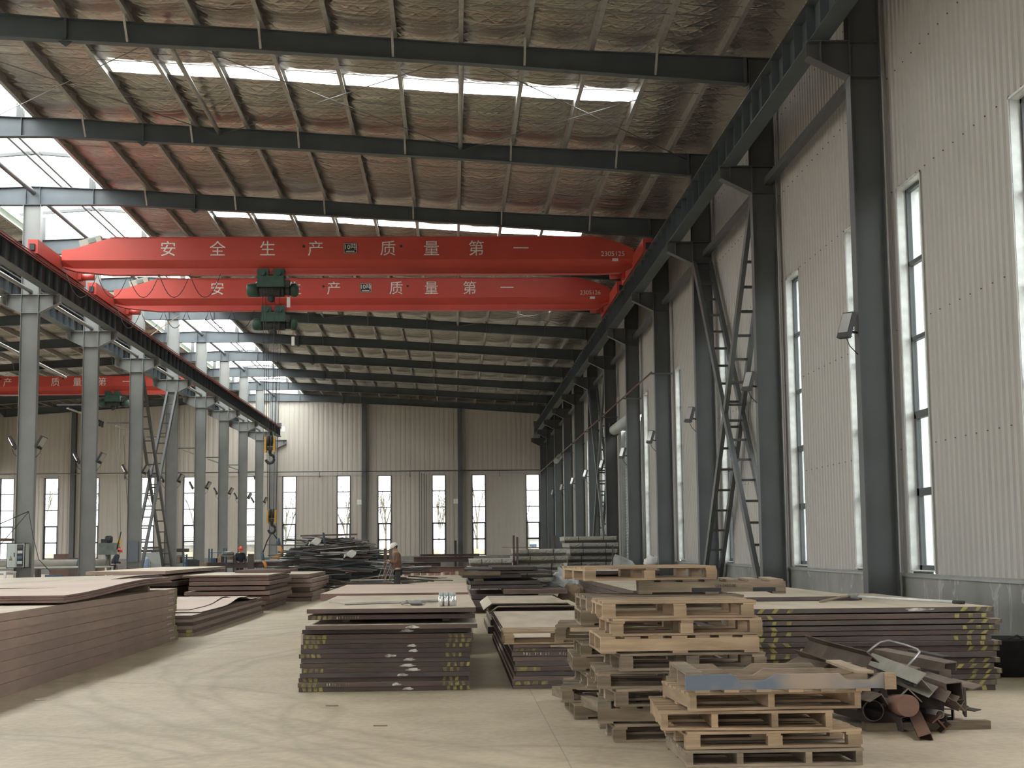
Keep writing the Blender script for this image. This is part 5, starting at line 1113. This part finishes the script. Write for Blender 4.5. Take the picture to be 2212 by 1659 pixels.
def person(loc,rz,label,top,hat,bow,lean,arms,H=1.0,skinm=SKIN):
    """figure facing -Y in its own frame; lean = forward bend of the trunk, bow = of the head"""
    t=thing('person',label,'person',loc,rz)
    hip=V((0,0,.90)); D=lambda a,l:V((0,-math.sin(a)*l,math.cos(a)*l))
    ch=hip+D(lean,.28); sh=hip+D(lean,.47); nk=hip+D(lean,.53); hb=nk+D(bow,.07); hm=nk+D(bow,.15); ht=nk+D(bow,.23)
    P=[]; E=[]
    def add(p,r,par=None): P.append((p.x,p.y,p.z,r)); i=len(P)-1; (E.append((par,i)) if par is not None else None); return i
    i0=add(hip,(.15,.11)); i1=add(hip+D(lean,.15),(.135,.10),i0); i2=add(ch,(.155,.115),i1); i3=add(sh,(.13,.09),i2); i4=add(nk,(.055,.06),i3); i5=add(hb,(.06,.075),i4); i6=add(hm,(.075,.095),i5); i7=add(ht,(.06,.08),i6)
    limb=[]
    for s_,(el,wr) in zip((-1,1),arms):
        a=sh+V((s_*.17,0,-.03)); el=V(el)*1; wr=V(wr)
        j=add(a,.062,i3); k=add(a.lerp(el,.55),.05,j); k2=add(el,.043,k); k3=add(el.lerp(wr,.5),.04,k2); k4=add(wr,.028,k3); hd=wr+(wr-el).normalized()*.07; add(hd,(.04,.022),k4); limb.append((a,el,wr,hd))
    for s_ in (-1,1):
        j=add(V((s_*.095,0,.84)),.088,i0); k=add(V((s_*.1,-.01,.48)),.058,j); k2=add(V((s_*.1,.015,.28)),.055,k); k3=add(V((s_*.1,.02,.09)),.04,k2); add(V((s_*.11,-.13,.04)),(.042,.03),k3)
    skin('body',P,E,skinm,t)
    f=hm-V((0,.094,0)).lerp(D(bow+PI/2,.094)*-1,0); fd=D(bow+PI/2,1.0)   # facing direction
    nose=MB(); c=hm+fd*.092+D(bow,-.015); nose.lathe([(.004,.02),(.012,.0),(.016,-.022),(.008,-.03)],(c.x,c.y,c.z),8); part('nose',nose,skinm,t)
    for s_ in (-1,1):
        m=MB(); c=hm+fd*.082+D(bow,.012)+V((s_*.03,0,0)); m.lathe([(.003,-.008),(.010,-.004),(.011,.003),(.004,.009)],(c.x,c.y,c.z),8); part('eye',m,BLACK,t)
        m=MB(); c=hm+V((s_*.078,0,0)); m.lathe([(.008,-.03),(.018,-.01),(.02,.015),(.01,.03)],(c.x,c.y+.01,c.z-.005),8); part('ear',m,skinm,t)
    m=MB(); c=hm+fd*.088+D(bow,-.055); m.box(c.x-.022,c.x+.022,c.y-.004,c.y+.008,c.z-.004,c.z+.004); part('mouth',m,RUSTR,t)
    # hands with fingers
    for (a,el,wr,hd),s_ in zip(limb,(-1,1)):
        d=(wr-el).normalized(); side=d.cross(V((0,0,1))); side=side.normalized() if side.length>.1 else V((1,0,0)); dn=d.cross(side)
        for q in range(4):
            b=hd+side*(-.03+.02*q); m=MB(); m.path([b,b+d*(.035+.004*(1.5-abs(q-1.5)))+dn*.008,b+d*.05+dn*.03],.0085,6); part('finger',m,skinm,t)
        b=wr+d*.02-side*s_*.03; m=MB(); m.path([b,b-side*s_*.025+d*.02,b-side*s_*.03+d*.045],.010,6); part('thumb',m,skinm,t)
    # clothes
    J=[];EJ=[]
    def aj(p,r,par=None): J.append((p.x,p.y,p.z,r)); i=len(J)-1; (EJ.append((par,i)) if par is not None else None); return i
    k0=aj(hip-V((0,0,.06)),(.20,.155)); k1=aj(hip+D(lean,.14),(.185,.145),k0); k2=aj(ch,(.195,.15),k1); k3=aj(sh,(.165,.12),k2); aj(sh+D(lean,.055),(.075,.08),k3)
    for (a,el,wr,hd) in limb:
        j=aj(a,.088,k3); k=aj(a.lerp(el,.5),.076,j); l=aj(el,.07,k); aj(el.lerp(wr,.93),.05,l)
    skin('jacket',J,EJ,top,t)
    T=[];ET=[]; T.append((0,.0,.86,(.14,.11)))
    for s_ in (-1,1):
        b=len(T); T+=[(s_*.09,0,.78,.10),(s_*.105,-.01,.48,.088),(s_*.105,.015,.26,.082),(s_*.105,.02,.10,.08)]; ET+=[(0,b),(b,b+1),(b+1,b+2),(b+2,b+3)]
    skin('trousers',T,ET,NAVY if top is not JACKET else BLACK,t)
    for s_ in (-1,1): skin('shoe',[(s_*.105,.05,.05,(.05,.045)),(s_*.108,-.04,.05,(.05,.042)),(s_*.112,-.16,.04,(.045,.032))],[(0,1),(1,2)],BLACK,t)
    Tm=M.Translation(hm+D(bow,.045))@M.Rotation(bow,4,'X')
    m=MB(); pr=[(.148*math.cos(a),.15*math.sin(a)*.95) for a in [i*PI/16 for i in range(9)]]; m.lathe([(.112,-.0)]+[(.118*math.cos(i*PI/16),.005+.125*math.sin(i*PI/16)) for i in range(9)],(0,0,0),20)
    m.v=[(x,y*1.22,z) for x,y,z in m.v]; m.v=[tuple(Tm@V(p)) for p in m.v]; h=part('helmet',m,hat,t)
    m=MB(); m.slab(lambda u,v:(.105*math.cos(PI*(1+u))*(1-.0*v),(.135*math.sin(PI*(1+u)))*(1+.42*v),-.0-.012*v),12,3,.006); m.v=[tuple(Tm@V(p)) for p in m.v]; b=part('helmet_brim',m,hat,t)
    m=MB(); m.path([(-.02*0+.09*math.cos(a),-.0+.02,-.01+.0-.13*math.sin(a)) for a in [i*PI/10 for i in range(11)]],.005,5); m.v=[tuple(Tm@V(p)) for p in m.v]; part('chin_strap',m,BLACK,t)
    m=MB(); m.lathe([(.06,-.09),(.088,-.05),(.09,0)],(0,.012,0),16); m.v=[tuple(Tm@V((x,max(y*1.1,-.02),z))) for x,y,z in m.v]; part('hair',m,BLACK,t)
    return t
p=person((-1.84,48.0,0),-PI/2+.25,'person in a white helmet and brown jacket standing and looking down at a phone',JACKET,HELW,.42,.06,[((-.25,-.05,1.08),(-.09,-.27,1.14)),((.25,-.05,1.08),(.07,-.28,1.14))])
p.scale=(.985,.985,.985)
hp=p.matrix_basis if False else None
ph=V((-.0,-.36,1.17)); Rz=M.Rotation(-PI/2+.25,4,'Z'); q=Rz@ph*.985+V((-1.84,48,0))
m=MB(); m.bar(q+V((0,-.045,.0)),q+V((0,.045,.0)),.15,.012); solo('phone',m,BLACK,'dark phone held by the person in the white helmet','phone')
a2=[((-.27,-.12,1.0),(-.12,-.36,.95)),((.27,-.12,1.0),(.12,-.36,.95))]
person((-10.3,72,0),.3,'person in a pinkish-red helmet and navy workwear by the work tables, bending forward',NAVY,HELR,.5,.35,a2)
person((-17.0,75,0),2.0,'person in an orange-red helmet and dark clothes stooping beside the drilling machine',NAVY,HELR,.5,.45,a2)

# ================================================================== workshop corner in the left bay
def legtable(x0,x1,y0,y1,h,mt,topm,label,shelf=None):
    t=thing('work_table',label,'table',((x0+x1)/2,(y0+y1)/2,0),0)
    m=MB(); m.box(x0,x1,y0,y1,h-.05,h); part('table_top',m,topm,t,True)
    for x in (x0+.04,x1-.04):
        for y in (y0+.04,y1-.04): m=MB(); m.box(x-.03,x+.03,y-.03,y+.03,0,h-.05); part('leg',m,mt,t,True)
    if shelf: m=MB(); m.box(x0,x1,y0,y1,shelf-.02,shelf); part('shelf',m,mt,t,True)
    return t
legtable(-14.6,-12.55,42.3,43.3,.98,WHITE,WHITE,'white steel table before the nearest middle column',.3)
m=MB(); m.grid(lambda u,v:(-13.5+.28*(1-.3*v)*math.cos(2*PI*u)+.03*noise.noise((u*5,v*4,1)),42.7+.2*(1-.3*v)*math.sin(2*PI*u),.98+.13*v),16,5); solo('sack',m,CARDB,'beige bag lying on the white table at the left edge','bag')
for i,x in enumerate((-14.0,-13.35,-12.9)): m=MB(); m.box(x,x+.42,42.5,43.0,.31,.31+.3+.1*(i%2)); solo('storage_box',m,(BLUE,LGREY,RUSTD)[i],'%s box on the shelf of the white table at the left edge'%('blue','pale grey','dark')[i],'box')
t=thing('electrical_cabinet','pale grey electrical cabinet with its side door open on the nearest middle column','cabinet',(-12.9,44.0,1.06))
m=MB(); m.box(-12.98,-12.45,43.75,43.77,1.06,1.78); m.box(-12.47,-12.45,43.75,44.2,1.06,1.78); m.box(-12.98,-12.45,43.75,44.2,1.76,1.78); m.box(-12.98,-12.45,43.75,44.2,1.06,1.08); m.box(-12.98,-12.96,43.75,44.2,1.06,1.78); m.box(-12.98,-12.45,44.18,44.2,1.06,1.78); part('body',m,LGREY,t,True)
m=MB(); m.box(-12.96,-12.72,43.735,43.749,1.08,1.76); d=part('door',m,LGREY,t,True)
m=MB(); m.poly([(-12.90,1.28),(-12.80,1.28),(-12.85,1.42)],M(((1,0,0,0),(0,0,1,43.728),(0,1,0,0),(0,0,0,1))),.006); subpart('warning_sticker',m,MARK,d)
m=MB(); m.box(-12.76,-12.74,43.71,43.735,1.38,1.5); subpart('handle',m,BLACK,d)
m=MB(); m.box(-12.68,-12.5,43.738,43.749,1.1,1.74); o=part('bay_shade',m,BLACK,t,True)  # black sheet stands in for the shade inside the open cabinet
for i in range(4): m=MB(); m.box(-12.66,-12.52,43.72,43.737,1.18+.15*i,1.26+.15*i); subpart('breaker',m,(LGREY,BLUE,LGREY,RUSTD)[i],o)
t=thing('lathe_machine','green machine tool with an orange top guard at the left edge','machine',(-16.2,47,0))
m=MB(); m.box(-17.6,-14.9,46.5,48.0,0,.9); part('bed',m,MGREY,t,True); m=MB(); m.box(-17.6,-14.6,46.7,48.0,.9,1.85); part('headstock',m,pm('machine_green',(.15,.24,.18),(.11,.18,.14),.5,sc=3),t,True)
m=MB(); m.box(-17.7,-13.9,46.6,48,1.87,1.95); part('top_guard',m,RUSTO,t,True); m=MB(); m.path([(-15.0,46.4,1.9),(-14.6,46.4,1.75),(-14.5,46.4,1.2)],.03); part('hose',m,BLACK,t,True)
m=MB(); m.lathe([(.05,0),(.16,-.02),(.16,-.07),(.05,-.1)],(-15.9,46.68,1.35),20,'y'); part('chuck',m,BLACK,t,True)
t=thing('coiled_machine_part','dark motor assembly beside the electrical cabinet','motor',(-14.3,45.5,0)); m=MB(); m.lathe([(.12,-.3),(.3,-.25),(.33,0),(.3,.25),(.1,.3)],(-14.3,45.6,1.15),18,'x'); part('motor',m,BLACK,t,True); m=MB(); m.box(-14.6,-14.0,45.3,45.9,0,.86); part('stand',m,MGREY,t,True)
t=thing('pipe_on_rollers','long grey steel pipe lying level behind the nearest middle columns','pipe',(-16.4,58,0)); m=MB(); m.tube((-19.6,60,1.03),(-13.6,59.0,1.03),.19,22); part('pipe',m,pm('grey_pipe',(.26,.25,.22),(.2,.19,.17),.55,sc=3),t,True)
m=MB(); m.tube((-14.75,59.19,1.03),(-14.35,59.12,1.03),.205,22); part('band',m,BLUE,t,True,label='blue wrapped band')
for x in (-18.8,-16.4,-14.2): m=MB(); m.box(x-.06,x+.06,59.2,59.7,0,.84); part('support',m,RUSTD,t,True)
legtable(-16.9,-12.0+.0-.6,54.6,55.7,.98,WHITE,LGREY,'long white bench between the first and second middle columns',.2)
for i,(x,w,h,mt,l) in enumerate(((-16.3,.4,.5,WHITE,'small white switch box standing under the long white bench'),(-15.7,.9,.42,LGREY,'low pale cabinet under the long white bench'),(-14.7,.55,.6,BLUE,'blue cabinet under the long white bench'))): 
    m=MB(); m.box(x,x+w,54.2,54.55,.0,h+.1); m.box(x+.08,x+.14,54.185,54.2,h*.5,h*.5+.06); m.box(x+.2,x+.26,54.185,54.2,h*.5,h*.5+.06); solo('cabinet',m,mt,l,'cabinet')
t=thing('drill_press','dark column drilling machine with a motor on top beside the second middle column','machine',(-17.6,76.5,0))
m=MB(); m.tube((-17.6,76.5,0),(-17.6,76.5,2.1),.14,16); part('column',m,MGREY,t,True); m=MB(); m.box(-18.0,-17.1,76.1,76.9,1.35,1.95); part('head',m,MGREY,t,True)
m=MB(); m.lathe([(.16,0),(.2,.08),(.2,.3),(.12,.36)],(-17.55,76.4,1.95),14); m.box(-17.9,-17.6,76.2,76.5,1.95,2.15); part('motor',m,BLACK,t,True); m=MB(); m.tube((-17.1,76.2,1.6),(-16.9,76.2,2.5),.03); part('lever',m,BLACK,t,True)
m=MB(); m.box(-19.0,-17.2,75.9,77,.0,.8); part('table',m,RUSTR,t,True)
m=MB(); m.box(-20.4,-18.9,76,77,0,1.2); m.box(-20.2,-19.6,76,77,1.2,1.42); solo('red_machine',m,RUSTR,'dark red machine body left of the drilling machine','machine')
t=thing('warning_beacon','small lit red lamp beside the second middle column','lamp',(-17.1,66,0)); m=MB(); m.lathe([(.1,0),(.1,.02),(.07,.05)],(-16.75,66,.96),14,'y') if False else m.lathe([(.05,-.04),(.1,-.02),(.1,.04)],(-16.55,66,.99),14,'y'); part('rim',m,RED,t,True); m=MB(); m.lathe([(.02,-.06),(.06,-.05),(.06,-.03)],(-16.55,66,.99),12,'y'); part('bulb',m,LAMPR,t,True); m=MB(); m.box(-16.9,-16.2,66.05,66.6,0,1.25); part('box',m,RUSTD,t,True)
m=MB(); m.box(-14.55,-12.9,69.0,69.7,0,1.46); solo('storage_cabinet',m,LGREY,'long pale cabinet standing behind the third middle column','cabinet')
t=thing('coat_rack','row of dark work coats hanging before the long pale cabinet','coat rack',(-14.4,68.6,0)); m=MB(); m.tube((-14.5,68.7,1.02),(-13.9,68.7,1.02),.02); m.box(-14.52,-14.48,68.6,68.8,0,1.02); m.box(-13.92,-13.88,68.6,68.8,0,1.02); part('rail',m,GALVD,t,True)
for i in range(4):
    x=-14.42+.15*i; m=MB(); m.grid(lambda u,v:(x+(.06+.02*v)*math.cos(2*PI*u),68.7+.06*math.sin(2*PI*u),1.0-.75*v+.02*noise.noise((u*5,v*4,i))),14,6); part('coat',m,(BLACK,WOODG,MGREY,BLACK)[i],t,True)
m=MB(); m.lathe([(.16,0),(.18,.05),(.18,.4),(.1,.48),(.05,.5)],(-13.6,66.2,.75),16); solo('water_bottle',m,pm('pale_blue_plastic',(.3,.42,.62),None,.3),'pale blue water bottle standing behind the far left plates','bottle'); m=MB(); m.box(-13.85,-13.35,66,66.5,0,.75); solo('stool',m,RUSTD,'dark stool under the pale blue water bottle','stool')
m=MB()
for x in (-13.5,-12.7): m.box(x-.25,x+.25,70,70.5,1.46,1.62)
m.bar((-14.5,69.4,1.53),(-13.0,69.4,1.54),.25,.12); m.bar((-14.4,69.4,1.66),(-13.6,69.4,1.67),.2,.1); solo('steel_offcuts',m,RUSTD,'dark steel offcuts lying on the long pale cabinet','steel parts')
t=thing('storage_rack','blue steel storage rack behind the gapped brown stack','rack',(-13.0,72,0),0)
xs=(-14.4,-12.9,-11.7,-11.0); hs=(1.55,1.35,1.6,1.62)
for x,h in zip(xs,hs):
    for y in (71.6,72.4): m=MB(); m.box(x-.035,x+.035,y-.035,y+.035,0,h); part('upright',m,BLUE,t,True)
for i in range(3):
    for z in ((.35,.95,1.3),(.2,.75),(.35,.9,1.42))[i]: m=MB(); m.box(xs[i],xs[i+1],71.6,72.4,z-.03,z); part('shelf',m,BLUE,t,True)
r=random.Random(8); k=0
for i in range(3):
    for z in ((.35,.95),(.2,.75),(.35,.9))[i]:
        for j in range(2):
            k+=1; w=(xs[i+1]-xs[i])*.42; x=xs[i]+.06+j*w*1.1; h=r.uniform(.15,.36); m=MB(); m.box(x,x+w*.9,71.7,72.3,z,z+h); solo('storage_box',m,(CARDB,BLACK,LGREY,BLUE)[k%4],'%s %s box on the %s section of the blue storage rack'%('left' if j==0 else 'right',('lower','upper')[z>.5],('left','middle','right')[i]),'box','boxes on the blue rack')
t=thing('shelf_unit','dark shelf unit with a bundle on top beside the blue rack','shelf',(-10.7,71,0)); m=MB()
for x in (-10.95,-10.4): m.box(x-.025,x+.025,70.6,71.2,0,1.28)
part('frame',m,BLACK,t,True)
for z in (.3,.8,1.27): m=MB(); m.box(-10.98,-10.38,70.6,71.2,z-.03,z); part('shelf',m,LGREY,t,True)
m=MB(); m.lathe([(.1,0),(.3,.04),(.3,.14),(.2,.2)],(-10.7,70.9,1.27),16); solo('cloth_bundle',m,MGREY,'grey bundle lying on the dark shelf unit','bundle')
t=thing('office_chair','dark office chair by the table left of the pinkish-helmeted worker','chair',(-11.5,66,0)); m=MB(); m.box(-11.75,-11.25,65.8,66.25,.42,.5); part('seat',m,BLACK,t,True); m=MB(); m.box(-11.75,-11.25,66.22,66.28,.55,1.1); part('backrest',m,BLACK,t,True); m=MB(); m.tube((-11.5,66,.05),(-11.5,66,.42),.04); part('column',m,GALVD,t,True)
for a in range(5): m=MB(); m.bar((-11.5,66,.06),(-11.5+.28*math.cos(a*1.257),66+.28*math.sin(a*1.257),.04),.04,.03); part('leg',m,BLACK,t,True)
legtable(-12.0,-10.6,75,76,1.05,GALVD,GALVD,'grey work table behind the pinkish-helmeted worker')
legtable(-10.6,-7.9,79.5,80.6,1.0,GALVD,LGREY,'long pale table under the hanging sling hooks',.45)
r=random.Random(12)
for i in range(9):
    x=-12.0+.45*i; y=75.5 if i<4 else 80; z=1.05 if i<4 else 1.0; h=r.uniform(.12,.35)
    if i<3: m=MB(); m.grid(lambda u,v:(x+.3+(.22-.1*v)*math.cos(2*PI*u)+.05*noise.noise((u*4,v*3,i)),y+.2*math.sin(2*PI*u),z+h*1.2*v),12,5); solo('cloth_bundle',m,(CARDB,RUSTR,MGREY)[i],'%s bundle heaped on the grey work table behind the worker'%('beige','reddish','grey')[i],'bundle')
    elif i>3: m=MB(); m.box(x,x+.32,y-.2,y+.2,z,z+h); solo('storage_box',m,(CARDB,WHITE,BLUE,LGREY,MGREY)[i%5],'%s box on the long pale table under the sling hooks, from the left'%ORD[i-4],'box','boxes on the long pale table')
m=MB(); m.isec((-10.9,66.3,.86),(-6.6,66.3,.86),.25,.2,.014,.01); solo('steel_girder',m,RUSTD,'long dark girder lying at table height behind the scrap heap','girder')
for x in (-10.4,-7.2): m=MB(); m.box(x-.12,x+.12,66.1,66.5,0,.73); solo('trestle',m,RUSTD,'%s dark trestle under the girder behind the scrap heap'%('left' if x<-9 else 'right'),'trestle')
m=MB(); m.box(-9.05,-8.8,65.7,65.9,0,1.35); solo('machine_post',m,RUSTD,'dark upright post right of the pinkish-helmeted worker','post')
t=thing('standing_fan','white fan on a pole in front of the end wall window','fan',(-18.9,99,0)); m=MB(); m.tube((-18.55,99,0),(-18.55,99,3.2),.03); part('pole',m,GALVD,t,True); m=MB(); m.lathe([(.05,0),(.3,-.05),(.3,-.15),(.1,-.2)],(-18.75,99,3.25),16,'y'); part('fan_head',m,WHITE,t,True); m=MB(); m.lathe([(.12,.0),(.16,.08),(.1,.2)],(-18.5,99.1,3.3),14,'y'); part('motor',m,BLACK,t,True)
m=MB(); m.box(-12.66-.2,-12.66+.2,59.255,59.277,1.1,1.9); solo('notice_board',m,pm('grey_board',(.12,.14,.17),None,.6),'dark grey board fixed low on the third middle column','board')
m=MB(); m.box(-.02,.14,103.7,103.9,.0,2.05); solo('leaning_panel',m,BLACK,'dark narrow panel leaning at the end wall right wind post','panel')

# ================================================================== outside, seen through the end wall windows
def tree(x,y,h,seed,label):
    r=random.Random(seed); m=MB()
    def br(p,d,L,w,lv):
        q=p+d*L; m.tube(p,q,w,5,w*.6)
        if lv>0:
            for k in range(4 if lv>1 else 3):
                a=r.uniform(0,2*PI); s_=r.uniform(.25,.5); e=(d+V((math.cos(a)*s_,math.sin(a)*s_,.25))).normalized(); br(p+d*L*r.uniform(.45,1),e,L*r.uniform(.5,.68),w*.5,lv-1)
    br(V((x,y,-.12)),V((0,0,1)),h*.5,.12,4); solo('bare_tree',m,BARK,label,'tree','bare trees outside')
for i,(x,y,h,l) in enumerate(((-35,128,9,'bare poplar outside the leftmost end wall windows'),(-31,126,8.5,'bare poplar outside the window between the first two middle columns'),(-24.5,127,8,'bare tree outside the window behind the ladder brace'),(-21.5,125,7,'bare tree outside the window with the standing fan'),(-14,124,7,'bare tree outside the window left of the crane hooks'),(-9,125,7.5,'bare tree outside the window left of the scrap heap top'),(-5.7,124,7.6,'bare tree outside the window behind the white-helmeted man'),(-1.3,124,8,'bare tree outside the window left of the right wind post'),(1.9,126,8.4,'bare tree outside the window right of the right wind post'),(6.2,125,7,'bare tree outside the rightmost end wall window'))): tree(x,y,h,i+1,l)
t=thing('site_fence','cream board fence outside the end wall windows','fence',(-8,117,-.12)); m=MB()
for i in range(46):
    if i<45: b=MB(); b.box(-34+i*1.0,-33.06+i*1.0,117,117.05,-.1,1.45 if i%3 else 1.4); part('fence_panel',b,FENCE,t,True)
for i in range(0,46,5): b=MB(); b.box(-34.05+i,-33.97+i,117.05,117.12,-.1,1.6); part('fence_post',b,GALVD,t,True)
t=thing('low_shed','low grey slatted shed outside the left end wall windows','shed',(-14,121,-.12)); m=MB(); m.box(-24,-6.6,121,124,-.12,2.0); part('wall',m,GALVD,t,True)
for i in range(5): m=MB(); m.box(-24,-6.6,120.9,120.98,1.9+.16*i,1.98+.16*i); part('slat',m,GALVD,t,True)
t=thing('small_house','pale house with square windows outside the rightmost end wall window','house',(7.5,131,-.12)); m=MB(); m.box(4,13,131,136,-.12,2.2); part('wall',m,WHITE,t,True)
for x in (5.0,6.5,8.0): m=MB(); m.box(x,x+.7,130.95,131,.9,1.8); part('window',m,BLUE,t,True)
m=MB(); m.box(3.7,13.3,130.7,136.3,2.2,2.4); part('roof',m,LGREY,t,True)
t=thing('red_truck','red and yellow machine parked outside the nearest right wall window','vehicle',(14.5,41,-.12)); m=MB(); m.box(13.4,16,39.5,43,.2,1.3); part('body',m,RED,t,True); m=MB(); m.box(13.6,15.6,40,42,1.3,2.5); part('cab',m,YELLOW,t,True)
for y in (40,42.4): m=MB(); m.lathe([(.2,-.1),(.42,-.1),(.42,.15),(.2,.15)],(13.4,y,.3),18,'x'); part('wheel',m,BLACK,t,True)
